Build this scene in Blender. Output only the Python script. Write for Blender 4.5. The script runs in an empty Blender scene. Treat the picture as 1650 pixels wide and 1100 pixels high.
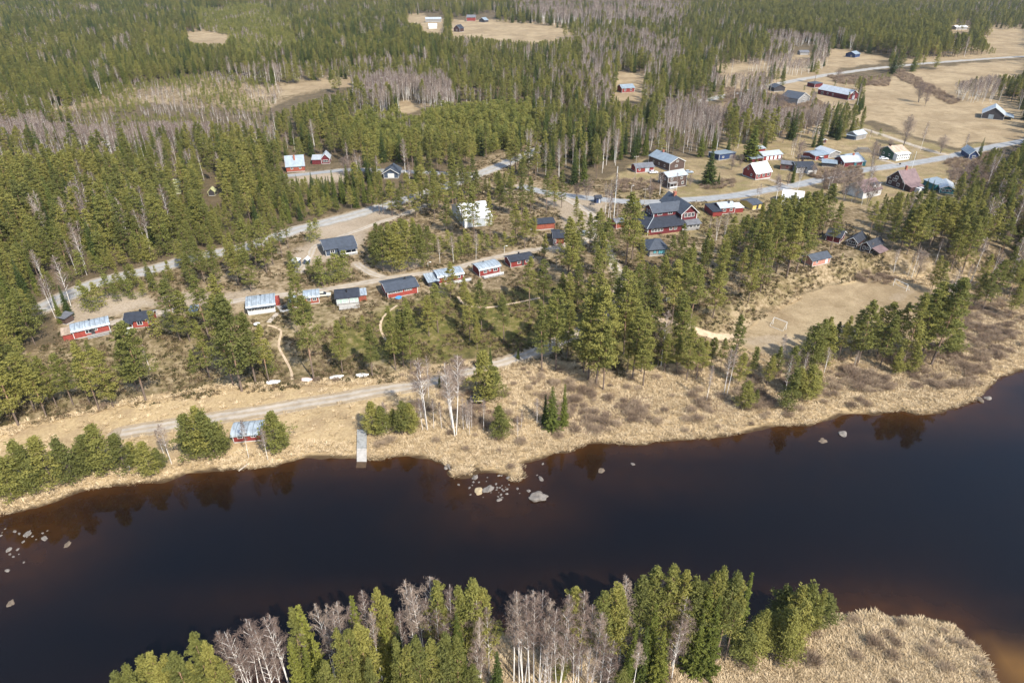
import bpy, bmesh, math, random
import numpy as np
from mathutils import Vector, Matrix

random.seed(7)
RNG = np.random.default_rng(11)
SC = bpy.context.scene
COL = SC.collection
R = math.radians

# ------------------------------------------------------------------ camera geometry (24 mm lens, 100 m above the river, 30 degrees down)
CH, PITCH, F = 100.0, R(30), 1100.0
FW = np.array([0, math.cos(PITCH), -math.sin(PITCH)])
UP = np.array([0, math.sin(PITCH), math.cos(PITCH)])


def ray(px, py):
    px = np.asarray(px, float); py = np.asarray(py, float)
    return np.stack([(px - 825) / F, FW[1] + (550 - py) / F * UP[1], FW[2] + (550 - py) / F * UP[2]], -1)


def flat(px, py, z=1.0):
    d = ray(px, py)
    t = (z - CH) / np.minimum(d[..., 2], -0.01)
    return np.stack([d[..., 0] * t, d[..., 1] * t], -1)


def proj(x, y, z):
    x = np.asarray(x, float); y = np.asarray(y, float); z = np.asarray(z, float) - CH
    dep = y * FW[1] + z * FW[2]
    u = y * UP[1] + z * UP[2]
    return 825 + F * x / dep, 550 - F * u / dep


def ss(a, b, x):
    t = np.clip((x - a) / (b - a), 0, 1)
    return t * t * (3 - 2 * t)


def in_poly(P, x, y):
    x = np.asarray(x, float); y = np.asarray(y, float)
    ins = np.zeros(x.shape, bool)
    n = len(P)
    for i in range(n):
        x0, y0 = P[i]; x1, y1 = P[(i + 1) % n]
        if y0 == y1:
            continue
        c = ((y0 > y) != (y1 > y)) & (x < (x1 - x0) * (y - y0) / (y1 - y0) + x0)
        ins ^= c
    return ins


def seg_dist(P, x, y, closed=True):
    d = np.full(np.shape(x), 1e9)
    n = len(P)
    for i in range(n if closed else n - 1):
        x0, y0 = P[i]; x1, y1 = P[(i + 1) % n]
        dx, dy = x1 - x0, y1 - y0
        t = np.clip(((x - x0) * dx + (y - y0) * dy) / (dx * dx + dy * dy + 1e-9), 0, 1)
        d = np.minimum(d, np.hypot(x - x0 - t * dx, y - y0 - t * dy))
    return d


def chaikin(P, n=2, closed=False):
    P = [np.array(p, float) for p in P]
    for _ in range(n):
        Q = [] if closed else [P[0]]
        for i in range(len(P) if closed else len(P) - 1):
            a, b = P[i], P[(i + 1) % len(P)]
            Q += [a * .75 + b * .25, a * .25 + b * .75]
        if not closed:
            Q.append(P[-1])
        P = Q
    return np.array(P)


# ------------------------------------------------------------------ river outline (pixel landmarks turned into ground points)
FAR_SHORE = [(-420, 960), (-250, 900), (-100, 858), (0, 829), (22, 825), (60, 817), (85, 810), (125, 792), (185, 782), (225, 777), (270, 774), (300, 764),
             (350, 756), (412, 755), (444, 750), (495, 737), (530, 737), (575, 738), (607, 741), (637, 735), (657, 734), (694, 739), (714, 747),
             (724, 752), (745, 753), (760, 752), (778, 760), (800, 762), (816, 765), (822, 772), (833, 774), (845, 765), (842, 754), (840, 747), (851, 744), (874, 738), (900, 729), (916, 729),
             (934, 719), (954, 714), (999, 714), (1025, 716), (1049, 714), (1086, 709), (1144, 706), (1199, 697), (1238, 687), (1310, 684), (1333, 677), (1355, 667),
             (1393, 667), (1428, 664), (1453, 662), (1478, 668), (1508, 666), (1538, 656), (1573, 644), (1588, 632), (1605, 611), (1628, 602), (1650, 594),
             (1750, 562), (1900, 520), (2100, 480)]
NEAR_SHORE = [(2100, 1500), (1650, 1230), (1612, 1150), (1603, 1100), (1598, 1087), (1588, 1065), (1573, 1045), (1553, 1030), (1543, 1012), (1533, 1004), (1513, 1002),
              (1488, 995), (1458, 992), (1438, 997), (1413, 989), (1388, 989), (1348, 995), (1325, 1003), (1250, 1012), (1150, 1010), (1000, 1008), (880, 1014), (780, 1032),
              (600, 1078), (420, 1128), (250, 1190), (0, 1290), (-300, 1420), (-600, 1500)]
fs = flat(*zip(*FAR_SHORE), 0.0)
ns = flat(*zip(*NEAR_SHORE), 0.0)
RIVER = np.concatenate([fs, ns])
TOPL = [(-300, 615), (100, 552), (250, 535), (400, 515), (560, 500), (680, 485), (800, 465), (900, 470), (1000, 500), (1100, 520), (1160, 510), (1250, 455), (1330, 432), (1420, 412), (1500, 420), (1650, 400), (2000, 380)]
BOTL = [(-300, 790), (0, 690), (150, 655), (340, 620), (440, 620), (600, 608), (760, 578), (900, 580), (1000, 600), (1100, 585), (1180, 545), (1280, 480), (1400, 445), (1500, 445), (1650, 440), (2000, 430)]
ISL = flat(np.array([745.]), np.array([760.]), .2)[0]
topg = flat(*zip(*TOPL), 4.0); botg = flat(*zip(*BOTL), 1.0)


def shore_dist(x, y):
    d = seg_dist(RIVER, x, y)
    return np.where(in_poly(RIVER, x, y), -d, d)


def vnoise(x, y, s, seed=0):
    x = np.asarray(x, float) / s; y = np.asarray(y, float) / s
    return (np.sin(x * 1.7 + 1.3 * np.sin(y * 1.1 + seed)) + np.sin(y * 1.9 + 1.7 * np.sin(x * .9 + seed * 2.1)) + np.sin((x + y) * 1.3 + seed * 3.3)) / 3


def hgt(x, y):
    x = np.asarray(x, float); y = np.asarray(y, float)
    d = shore_dist(x, y); d = d + np.where(np.abs(d) < 4, .45 * vnoise(x, y, 2.6, 4) + .3 * vnoise(x, y, 1.2, 6), 0)
    land = .22 + 1.0 * (1 - np.exp(-np.maximum(d, 0) / 7)) + .12 * vnoise(x, y, 5, 1) * ss(1, 6, d)
    yt = np.interp(x, topg[:, 0], topg[:, 1]); yb = np.interp(x, botg[:, 0], botg[:, 1])
    yb = np.minimum(yb, yt - 6)
    t = ss(0, 1, (y - yb) / (yt - yb))
    land = land + t * 4.6 + ss(320, 500, y) * 1.3 * vnoise(x, y, 90, 5) + t * .25 * vnoise(x, y, 14, 2)
    bed = -.25 - np.minimum(-d * .16, 2.5)
    z = np.where(d > 0, land, np.where(d > -.6, .22 + (d / .6) * .47, bed))
    return np.maximum(z, .5 * (1 - ((x - ISL[0]) / 3.5) ** 2 - ((y - ISL[1]) / 2.1) ** 2))


def ground(px, py):
    px = np.asarray(px, float); py = np.asarray(py, float)
    z = np.full(px.shape, 1.0)
    for _ in range(7):
        p = flat(px, py, z)
        z = hgt(p[..., 0], p[..., 1])
    return p[..., 0], p[..., 1], z


def g1(px, py):
    x, y, z = ground(np.array([px]), np.array([py]))
    return Vector((x[0], y[0], z[0]))


# ------------------------------------------------------------------ object helpers
def link(o):
    COL.objects.link(o); return o


def tag(o, label=None, cat=None, group=None, kind=None):
    if label: o['label'] = label
    if cat: o['category'] = cat
    if group: o['group'] = group
    if kind: o['kind'] = kind
    return o


def empty(name, loc, rz=0.0, label=None, cat=None, group=None):
    o = bpy.data.objects.new(name, None)
    o.empty_display_size = .3
    o.location = loc; o.rotation_euler = (0, 0, rz)
    link(o)
    return tag(o, label, cat, group)


class MB:
    """collects faces for one mesh"""
    def __init__(s):
        s.v = []; s.f = []; s.m = []

    def add(s, vs, fs, m=0):
        k = len(s.v)
        s.v += [tuple(v) for v in vs]
        s.f += [tuple(i + k for i in f) for f in fs]
        s.m += [m] * len(fs)
        return s

    def box(s, x0, x1, y0, y1, z0, z1, m=0):
        v = [(x0, y0, z0), (x1, y0, z0), (x1, y1, z0), (x0, y1, z0), (x0, y0, z1), (x1, y0, z1), (x1, y1, z1), (x0, y1, z1)]
        return s.add(v, [(0, 3, 2, 1), (4, 5, 6, 7), (0, 1, 5, 4), (1, 2, 6, 5), (2, 3, 7, 6), (3, 0, 4, 7)], m)

    def prism(s, prof, a0, a1, axis='x', m=0):
        """closed profile [(u,z)] extruded along an axis; axis x: u=y, axis y: u=x"""
        n = len(prof)
        mk = (lambda a, u, z: (a, u, z)) if axis == 'x' else (lambda a, u, z: (u, a, z))
        v = [mk(a0, u, z) for u, z in prof] + [mk(a1, u, z) for u, z in prof]
        f = [tuple(range(n)), tuple(range(2 * n - 1, n - 1, -1))]
        f += [(i, i + n, (i + 1) % n + n, (i + 1) % n) for i in range(n)]
        return s.add(v, f, m)

    def tube(s, p, q, r0, r1=None, n=6, m=0, cap=True):
        p = Vector(p); q = Vector(q); r1 = r0 if r1 is None else r1
        d = (q - p).normalized()
        a = d.orthogonal().normalized(); b = d.cross(a)
        v = []
        for c, r in ((p, r0), (q, r1)):
            v += [tuple(c + (a * math.cos(2 * math.pi * i / n) + b * math.sin(2 * math.pi * i / n)) * r) for i in range(n)]
        f = [(i, (i + 1) % n, (i + 1) % n + n, i + n) for i in range(n)]
        if cap:
            f += [tuple(range(n - 1, -1, -1)), tuple(range(n, 2 * n))]
        return s.add(v, f, m)

    def mesh(s, name, mats, smooth=False):
        me = bpy.data.meshes.new(name)
        me.from_pydata(s.v, [], s.f)
        bm = bmesh.new(); bm.from_mesh(me)
        bmesh.ops.recalc_face_normals(bm, faces=bm.faces); bm.to_mesh(me); bm.free()
        for m in mats: me.materials.append(m)
        if len(mats) > 1: me.polygons.foreach_set('material_index', s.m)
        if smooth: me.polygons.foreach_set('use_smooth', [True] * len(me.polygons))
        return me

    def build(s, name, mats, parent=None, smooth=False, bevel=0.0):
        if not isinstance(mats, (list, tuple)): mats = [mats]
        o = bpy.data.objects.new(name, s.mesh(name, mats, smooth))
        if parent is not None: o.parent = parent
        if bevel:
            b = o.modifiers.new('bevel', 'BEVEL'); b.width = bevel; b.segments = 1; b.limit_method = 'ANGLE'
        return link(o)


# ------------------------------------------------------------------ materials
def nodes(m):
    m.use_nodes = True
    nt = m.node_tree
    return nt, nt.nodes, nt.links, nt.nodes['Principled BSDF']


def N(nt, typ, **kw):
    n = nt.nodes.new(typ)
    for k, v in kw.items():
        if k.startswith('_'):
            setattr(n, k[1:], v)
        else:
            n.inputs[k.replace('__', ' ')].default_value = v
    return n


def rgb(c): return (c[0], c[1], c[2], 1)


def ramp(nt, src, stops):
    r = nt.nodes.new('ShaderNodeValToRGB')
    e = r.color_ramp.elements
    while len(e) < len(stops): e.new(.5)
    for el, (p, c) in zip(e, stops):
        el.position = p; el.color = rgb(c)
    nt.links.new(src, r.inputs[0])
    return r.outputs[0]


def mixc(nt, fac, a, b, blend='MIX'):
    m = nt.nodes.new('ShaderNodeMix'); m.data_type = 'RGBA'; m.blend_type = blend
    for sock, v in ((m.inputs[0], fac), (m.inputs[6], a), (m.inputs[7], b)):
        if hasattr(v, 'is_output'): nt.links.new(v, sock)
        elif isinstance(v, (int, float)): sock.default_value = v
        else: sock.default_value = rgb(v)
    return m.outputs[2]


def math_(nt, op, a, b=None, clamp=False):
    m = nt.nodes.new('ShaderNodeMath'); m.operation = op; m.use_clamp = clamp
    for i, v in enumerate((a, b)):
        if v is None: continue
        if hasattr(v, 'is_output'): nt.links.new(v, m.inputs[i])
        else: m.inputs[i].default_value = v
    return m.outputs[0]


def noise(nt, coord, scale, detail=4, rough=.55, dist=0.0):
    n = nt.nodes.new('ShaderNodeTexNoise')
    n.inputs['Scale'].default_value = scale; n.inputs['Detail'].default_value = detail
    n.inputs['Roughness'].default_value = rough; n.inputs['Distortion'].default_value = dist
    nt.links.new(coord, n.inputs['Vector'])
    return n.outputs['Fac']


MATS = {}


def surf(name, c, rough=.75, var=.25, scale=1.2, metal=0.0, stripes=None, spec=.4, bump=.15, stretch=(1, 1, 1)):
    """weathered paint / wood / sheet: base colour broken up by noise, optional ribs across an axis"""
    if name in MATS: return MATS[name]
    m = bpy.data.materials.new(name); nt, nd, lk, bs = nodes(m)
    tc = nd.new('ShaderNodeTexCoord')
    mp = N(nt, 'ShaderNodeMapping'); mp.inputs['Scale'].default_value = stretch
    lk.new(tc.outputs['Object'], mp.inputs[0])
    n = noise(nt, mp.outputs[0], scale, 6, .6)
    dark = [v * (1 - var * 1.3) for v in c]; lite = [min(1, v * (1 + var)) for v in c]
    col = ramp(nt, n, [(.3, dark), (.52, c), (.75, lite)])
    hgt_ = n
    if stripes:
        ax, per, depth = stripes
        sx = nd.new('ShaderNodeSeparateXYZ'); lk.new(tc.outputs['Object'], sx.inputs[0])
        w = math_(nt, 'MODULO', math_(nt, 'ADD', math_(nt, 'MULTIPLY', sx.outputs[ax], 1 / per), 1000.0), 1.0)
        g = math_(nt, 'LESS_THAN', w, .16)
        col = mixc(nt, math_(nt, 'MULTIPLY', g, depth), col, [v * .45 for v in c])
        hgt_ = math_(nt, 'SUBTRACT', math_(nt, 'MULTIPLY', n, .4), math_(nt, 'MULTIPLY', g, .6))
    lk.new(col, bs.inputs['Base Color'])
    bs.inputs['Roughness'].default_value = rough; bs.inputs['Metallic'].default_value = metal
    bs.inputs['Specular IOR Level'].default_value = spec
    b = N(nt, 'ShaderNodeBump', Strength=bump, Distance=.05)
    lk.new(hgt_, b.inputs['Height']); lk.new(b.outputs[0], bs.inputs['Normal'])
    MATS[name] = m
    return m


def wood(name, c, var=.22): return surf(name, c, .8, var, 1.5, stripes=(0, .22, .35), stretch=(3, 3, .5))


W_RED = wood('falu_red_boards', (.20, .030, .025))
W_BRIGHT = wood('bright_red_boards', (.28, .052, .038))
W_DARKRED = wood('dark_red_boards', (.115, .015, .019))
W_ORANGE = wood('orange_red_boards', (.26, .07, .042))
W_BROWN = wood('weathered_brown_boards', (.085, .055, .045))
W_DARK = wood('tarred_boards', (.04, .036, .04))
W_GREY = wood('grey_boards', (.24, .23, .22))
W_SLATEBLUE = wood('blue_grey_boards', (.055, .075, .11))
W_NAVY = wood('navy_boards', (.02, .04, .11))
W_GREEN = wood('dark_green_boards', (.03, .075, .045))
W_TEAL = wood('teal_boards', (.03, .16, .18))
W_WHITE = wood('white_boards', (.58, .58, .565), .1)
W_YELLOW = wood('yellow_boards', (.55, .42, .13), .15)
W_PALEY = wood('pale_yellow_boards', (.36, .37, .18), .12)
W_SALMON = wood('salmon_red_boards', (.42, .2, .15))  # pale salmon red over the whole wall
W_BRDARK = wood('dark_brown_boards', (.05, .022, .02))
TRIM = surf('white_trim', (.62, .62, .60), .6, .06, 3)
TRIMR = surf('red_trim', (.25, .03, .025), .6, .1, 3)
TRIMD = surf('dark_trim', (.05, .05, .055), .6, .1, 3)
R_BLACK = surf('black_felt_roof', (.026, .031, .043), .75, .3, 1.0, stripes=(1, .5, .12))
R_SLATE = surf('dark_grey_roof', (.055, .066, .085), .7, .22, .9, stripes=(0, .6, .15))
R_GREY = surf('grey_roof', (.13, .135, .15), .7, .25, .8, stripes=(0, .6, .2))
R_SILVER = surf('silver_sheet_roof', (.36, .41, .445), .42, .35, .9, metal=.2, stripes=(0, 1.25, .75), spec=.5, stretch=(1.6, .5, 1))
R_PALE = surf('pale_sheet_roof', (.42, .455, .48), .5, .15, .6, metal=.2, stripes=(0, .8, .3))
R_BLUEG = surf('blue_grey_sheet_roof', (.25, .30, .34), .5, .18, .6, metal=.2, stripes=(0, .7, .35))
R_WHITE = surf('white_sheet_roof', (.66, .67, .68), .5, .06, .6, stripes=(0, .9, .15))
R_TAN = surf('rusty_tan_roof', (.42, .32, .24), .7, .4, .7, stripes=(0, .8, .3))
R_PURP = surf('brown_tile_roof', (.17, .115, .115), .7, .25, .8, stripes=(1, .45, .3))
R_YELLOW = surf('pale_yellow_roof', (.42, .42, .22), .6, .1, .8)
CONC = surf('concrete', (.36, .34, .31), .9, .2, 1.5)
STONE = surf('foundation_plaster', (.42, .41, .39), .9, .15, 1.2)
BRICK = surf('chimney_brick', (.33, .12, .075), .85, .25, 6)
SOOT = surf('black_metal', (.02, .02, .022), .5, .2, 3)
DECK = surf('weathered_deck', (.30, .29, .275), .85, .2, 1.5, stripes=(0, .15, .3))
NEWWOOD = surf('raw_pine_boards', (.50, .36, .22), .8, .2, 1.5, stripes=(0, .15, .3))
GLASS = bpy.data.materials.new('window_glass')
_nt, _nd, _lk, _bs = nodes(GLASS)
_bs.inputs['Base Color'].default_value = (.018, .022, .03, 1); _bs.inputs['Roughness'].default_value = .08
_bs.inputs['Specular IOR Level'].default_value = .7
GLASSG = surf('curtained_glass', (.36, .46, .40), .25, .2, 1.5, spec=.6)
GLASST = surf('turquoise_panel', (.12, .36, .42), .4, .15, 1.5)


def paint(name, c):
    m = surf(name, c, .28, .05, .5, spec=.6, bump=.0); return m


# ------------------------------------------------------------------ ground cover zones (painted as soft masks on the ground mesh)
def GP(pts, z=3.0):
    return flat(*zip(*pts), z)


Z_BANK = np.concatenate([fs, flat(*zip(*BOTL[::-1]), 1.5)])
NEARBANK = np.concatenate([ns, np.array([[-260, -60], [320, -60]])[::-1] * np.array([1, 1])])
ROADS = {}


def road(key, pts, w):
    x, y, z = ground(*map(np.array, zip(*[(float(a), float(b)) for a, b in pts])))
    ROADS[key] = (chaikin(np.stack([x, y], 1), 3), w)


road('road_village', [(838, 300), (870, 309), (910, 315), (1000, 325), (1050, 327), (1150, 320), (1250, 305), (1330, 287), (1400, 272), (1480, 262), (1535, 252), (1600, 236), (1700, 218)], 6.4)
road('road_forest', [(60, 500), (112, 474), (160, 453), (250, 434), (300, 418), (400, 399), (470, 372), (540, 355), (600, 338), (660, 320), (720, 300), (790, 274), (842, 252), (880, 236)], 8.0)
road('road_far', [(1060, 178), (1140, 161), (1190, 150), (1250, 136), (1340, 119), (1440, 107), (1550, 98), (1650, 91), (1800, 80)], 8.5)
road('road_side', [(440, 285), (470, 283), (520, 278), (560, 273), (600, 274), (660, 277), (720, 280), (775, 280)], 5.0)
road('road_lodge', [(905, 317), (935, 333), (955, 345), (958, 365), (970, 392), (985, 420), (1003, 450), (1000, 482), (985, 510), (940, 535), (900, 551), (850, 572), (760, 597), (680, 620), (600, 631), (500, 648), (400, 665), (300, 681), (195, 697)], 4.4)
road('track_cabins', [(170, 523), (240, 506), (330, 493), (400, 481), (500, 471), (560, 461), (640, 446), (700, 439), (760, 425), (820, 410), (870, 401), (920, 398), (955, 382)], 3.6)
road('track_field', [(1378, 205), (1400, 210), (1440, 224), (1490, 241), (1535, 252)], 4.0)
road('track_bungalow', [(480, 440), (500, 415), (505, 395), (560, 378), (600, 362), (640, 350), (700, 325)], 3.2)
road('track_link', [(575, 425), (595, 440), (620, 447)], 3.4)
road('path_goal', [(1000, 482), (1020, 500), (1060, 515), (1110, 530), (1150, 545), (1190, 540)], 2.2)
road('path_shore', [(431, 524), (455, 530), (451, 545), (448, 560), (458, 575), (470, 598), (471, 612)], .7)
road('path_slope', [(738, 478), (745, 490), (765, 495), (790, 496), (830, 488), (870, 480)], .8)
road('path_heath', [(640, 492), (622, 505), (612, 520), (614, 535), (622, 548)], .7)
road('drive_green_house', [(1420, 258), (1436, 262), (1449, 267)], 2.6)
road('drive_white_roof', [(1240, 289), (1262, 297), (1278, 303)], 2.6)
road('drive_two_storey', [(1080, 305), (1084, 316), (1088, 323)], 2.0)

FIELDS = [GP([(1395, 140), (1460, 122), (1560, 108), (1660, 100), (1900, 95), (1900, 230), (1640, 235), (1545, 244), (1500, 236), (1440, 218), (1395, 200), (1378, 165)]),
          GP([(1340, 98), (1400, 92), (1440, 103), (1380, 112), (1330, 116)]), GP([(665, 30), (755, 36), (800, 34), (870, 38), (955, 56), (960, 82), (850, 88), (740, 74), (660, 56)]),
          GP([(1520, 44), (1660, 43), (1900, 55), (1900, 100), (1660, 98), (1560, 104), (1440, 108), (1530, 80)]), GP([(285, 54), (330, 50), (385, 57), (370, 82), (300, 84)]), GP([(645, 25), (680, 24), (690, 36), (655, 38)]),
          GP([(1150, 110), (1190, 102), (1245, 101), (1330, 84), (1400, 86), (1340, 122), (1170, 140)]), GP([(975, 120), (1050, 120), (1050, 175), (980, 170)])]
VILLAGE = GP([(985, 285), (1060, 262), (1140, 262), (1150, 240), (1210, 236), (1300, 222), (1370, 208), (1440, 222), (1540, 252), (1590, 240), (1600, 300), (1560, 325), (1420, 335), (1350, 350), (1290, 345),
              (1230, 365), (1130, 385), (1040, 405), (1000, 390), (1020, 335), (985, 320)])
VILLAGE2 = GP([(1170, 140), (1260, 128), (1340, 122), (1400, 140), (1390, 205), (1330, 222), (1210, 240), (1160, 235), (1150, 190)])
PITCHF = GP([(1165, 538), (1240, 500), (1330, 452), (1380, 442), (1430, 444), (1505, 452), (1490, 478), (1420, 515), (1335, 557), (1260, 566), (1200, 556)])
SHOREMEADOW = GP([(-60, 735), (0, 700), (150, 665), (340, 628), (600, 618), (690, 615), (700, 640), (600, 655), (575, 690), (560, 735), (440, 748), (300, 765), (90, 805), (-60, 830)], 1.2)
BOG = GP([(180, 155), (330, 133), (420, 143), (560, 126), (580, 138), (480, 163), (420, 190), (360, 184), (250, 172), (90, 190), (20, 198), (60, 186)])
BOGTAN = GP([(400, 155), (450, 146), (555, 127), (580, 135), (560, 143), (470, 160), (420, 166)])
PATCH = GP([(640, 165), (670, 162), (690, 178), (670, 192), (640, 190)])
YOUNG = GP([(585, 205), (660, 195), (760, 184), (850, 182), (860, 240), (760, 262), (600, 270), (560, 240)])
YOUNG2 = GP([(320, 22), (420, 15), (470, 40), (480, 90), (420, 110), (350, 80)])
CAMP = GP([(90, 530), (110, 475), (250, 446), (400, 408), (480, 376), (600, 342), (700, 318), (760, 270), (850, 250), (870, 300), (990, 300), (1140, 330), (1300, 340), (1420, 400), (1330, 440), (1160, 490), (1060, 500),
           (900, 470), (640, 490), (400, 515), (110, 556)])
SANDS = [GP([(498, 382), (590, 345), (640, 352), (605, 375), (590, 400), (560, 430), (500, 440), (470, 440), (490, 410)]), GP([(105, 505), (160, 485), (250, 485), (260, 505), (190, 520), (115, 545)]),
         GP([(890, 322), (960, 318), (975, 330), (975, 365), (950, 392), (925, 398), (905, 380), (900, 350), (875, 335)]), GP([(250, 496), (300, 484), (345, 484), (420, 478), (470, 478), (450, 488), (300, 506)]),
         GP([(595, 440), (640, 425), (700, 425), (690, 440), (620, 450)]), GP([(480, 285), (560, 278), (565, 300), (520, 312), (450, 305)])]
HEATH = GP([(110, 560), (400, 510), (640, 488), (900, 465), (1060, 500), (1160, 490), (1250, 450), (1330, 435), (1420, 405), (1440, 440), (1330, 450), (1165, 535), (1000, 600), (900, 578), (600, 606), (440, 618), (150, 652), (-50, 700), (-50, 600)])
MOSSY = [GP([(640, 500), (900, 460), (980, 500), (960, 570), (860, 560), (700, 580), (560, 590), (480, 560)]), GP([(960, 520), (1120, 500), (1130, 590), (1000, 610)]), GP([(480, 640), (760, 585), (780, 600), (500, 620)])]
BRUSH = [GP([(860, 600), (960, 640), (1050, 645), (1040, 680), (950, 700), (880, 690)], 1.2), GP([(1100, 640), (1330, 600), (1500, 560), (1640, 510), (1640, 560), (1560, 620), (1450, 630), (1300, 640), (1150, 670)], 1.2),
         GP([(700, 660), (800, 650), (810, 690), (700, 700)], 1.2), GP([(1470, 480), (1600, 470), (1640, 510), (1560, 540), (1500, 520)], 1.2)]

# ------------------------------------------------------------------ ground mesh
ys = [-60.0]
while ys[-1] < 3100:
    D = ys[-1]
    ys.append(D + (6 if D < 24 else max(.85, D * .0062)))
ys = np.array(ys); NR = len(ys); NC = 520
half = .86 * np.maximum(ys, 0) + 75
u = np.linspace(-1, 1, NC)
GX = half[:, None] * u[None, :]; GY = np.repeat(ys[:, None], NC, 1)
GZ = hgt(GX.ravel(), GY.ravel()).reshape(GX.shape)
GZ = np.where(GY > 3500, GZ - (GY - 3500) * .0, GZ)


def blur(a, n=2):
    for _ in range(n):
        p = np.pad(a, 1, mode='edge')
        a = (p[1:-1, 1:-1] * 2 + p[:-2, 1:-1] + p[2:, 1:-1] + p[1:-1, :-2] + p[1:-1, 2:]) / 6
    return a


LAY = {k: np.zeros(GX.shape) for k in ('heath', 'moss', 'lawn', 'grass', 'field', 'brush', 'gravel')}


def layer(k, polys, v=1.0, b=2):
    m = np.zeros(GX.shape)
    for P in polys:
        lo, hi = np.min(P, 0), np.max(P, 0)
        pad = 12; sel = (GX > lo[0] - pad) & (GX < hi[0] + pad) & (GY > lo[1] - pad) & (GY < hi[1] + pad)
        amp = .6 + .012 * GY[sel]
        m[sel] = np.maximum(m[sel], in_poly(P, GX[sel] + amp * (vnoise(GX[sel], GY[sel], 11, 3) + .6 * vnoise(GX[sel], GY[sel], 4, 5)), GY[sel] + amp * (vnoise(GX[sel], GY[sel], 12, 9) + .6 * vnoise(GX[sel], GY[sel], 4.5, 1))) * v)
    LAY[k] = np.maximum(LAY[k], blur(m, b))


SD = shore_dist(GX.ravel(), GY.ravel()).reshape(GX.shape)
yb_ = np.interp(GX, botg[:, 0], botg[:, 1])
bankmask = ((GY < yb_) & (GY > 20)).astype(float)
LAY['grass'] = blur(bankmask, 3)
layer('heath', [GP([(1300, 335), (1600, 318), (1700, 250), (1900, 240), (1900, 500), (1500, 480), (1430, 445), (1330, 400)]), CAMP, HEATH, BOG, YOUNG, YOUNG2], 1, 6)
layer('moss', [HEATH], .40, 10)
layer('moss', MOSSY, .70, 14)
layer('lawn', [VILLAGE] + [GP([(1040, 385), (1130, 375), (1135, 390), (1040, 402)])], 1, 6)
layer('field', FIELDS + [BOGTAN, PATCH, VILLAGE2, PITCHF], 1, 5)
layer('brush', BRUSH, .7, 12)
layer('gravel', SANDS, .72, 7)
layer('gravel', [GP([(1180, 540), (1260, 522), (1290, 540), (1240, 560)]), GP([(1425, 468), (1470, 452), (1490, 462), (1450, 478)])], .5, 5)
layer('lawn', [GP([(1260, 505), (1340, 460), (1420, 458), (1440, 478), (1340, 530), (1270, 545)])], .55, 12)
for k, (P, w) in ROADS.items():
    lo, hi = P.min(0) - 8, P.max(0) + 8
    sel = (GX > lo[0]) & (GX < hi[0]) & (GY > lo[1]) & (GY < hi[1])
    d = seg_dist(P, GX[sel], GY[sel], False)
    if k.startswith('path'): continue
    LAY['lawn'][sel] *= ss(w / 2 - .5, w / 2 + 1.5, d) * .5 + .5
    LAY['gravel'][sel] = np.maximum(LAY['gravel'][sel], .75 * (1 - ss(w / 2, w / 2 + 1.6, d)))

me = bpy.data.meshes.new('ground')
vs = np.stack([GX, GY, GZ], -1).reshape(-1, 3)
idx = np.arange(NR * NC).reshape(NR, NC)
fc = np.stack([idx[:-1, :-1], idx[:-1, 1:], idx[1:, 1:], idx[1:, :-1]], -1).reshape(-1, 4)
me.vertices.add(len(vs)); me.vertices.foreach_set('co', vs.ravel())
me.loops.add(fc.size); me.loops.foreach_set('vertex_index', fc.ravel().astype(np.int32))
me.polygons.add(len(fc)); me.polygons.foreach_set('loop_start', np.arange(0, fc.size, 4, dtype=np.int32))
me.polygons.foreach_set('use_smooth', np.ones(len(fc), bool))
me.update(); me.validate()
for k, a in LAY.items():
    at = me.attributes.new(k, 'FLOAT', 'POINT'); at.data.foreach_set('value', a.ravel().astype(np.float32))
at = me.attributes.new('wet_dimmed_rim', 'FLOAT', 'POINT'); at.data.foreach_set('value', ((1 - ss(.1, 1.0, SD)) * (GZ < .5)).ravel().astype(np.float32))  # wet waterline, also painted dark to tone down the sunlit bank rim

gm = bpy.data.materials.new('ground_cover'); nt, nd, lk, bs = nodes(gm)
tc = nd.new('ShaderNodeTexCoord'); OC = tc.outputs['Object']
n_big = noise(nt, OC, .035, 5, .6); n_mid = noise(nt, OC, .22, 6, .62); n_fine = noise(nt, OC, 1.5, 5, .65); n_tiny = noise(nt, OC, 5.0, 3, .7)


def attr(name):
    a = nd.new('ShaderNodeAttribute'); a.attribute_name = name; return a.outputs['Fac']


def sharpen(name, amt=.7, k=2.6):
    v = math_(nt, 'ADD', attr(name), math_(nt, 'MULTIPLY', math_(nt, 'SUBTRACT', math_(nt, 'ADD', math_(nt, 'MULTIPLY', n_mid, .6), math_(nt, 'MULTIPLY', n_fine, .4)), .5), amt))
    return math_(nt, 'ADD', math_(nt, 'MULTIPLY', math_(nt, 'SUBTRACT', v, .5), k), .5, clamp=True)


mixn = math_(nt, 'ADD', math_(nt, 'MULTIPLY', n_mid, .5), math_(nt, 'MULTIPLY', n_fine, .5))
mixf = math_(nt, 'ADD', math_(nt, 'MULTIPLY', n_fine, .5), math_(nt, 'MULTIPLY', n_tiny, .5))
forest = ramp(nt, mixn, [(.3, (.045, .042, .02)), (.48, (.095, .072, .042)), (.62, (.16, .12, .07)), (.75, (.22, .17, .10))])
mixh = math_(nt, 'ADD', math_(nt, 'MULTIPLY', noise(nt, OC, .55, 6, .65), .75), math_(nt, 'MULTIPLY', n_big, .25))
heath = ramp(nt, mixh, [(.33, (.06, .055, .02)), (.43, (.13, .095, .05)), (.51, (.22, .165, .095)), (.60, (.34, .265, .17)), (.68, (.14, .11, .045))])
moss = ramp(nt, mixh, [(.33, (.035, .040, .010)), (.46, (.085, .085, .020)), (.56, (.14, .118, .038)), (.66, (.23, .18, .095))])
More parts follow.
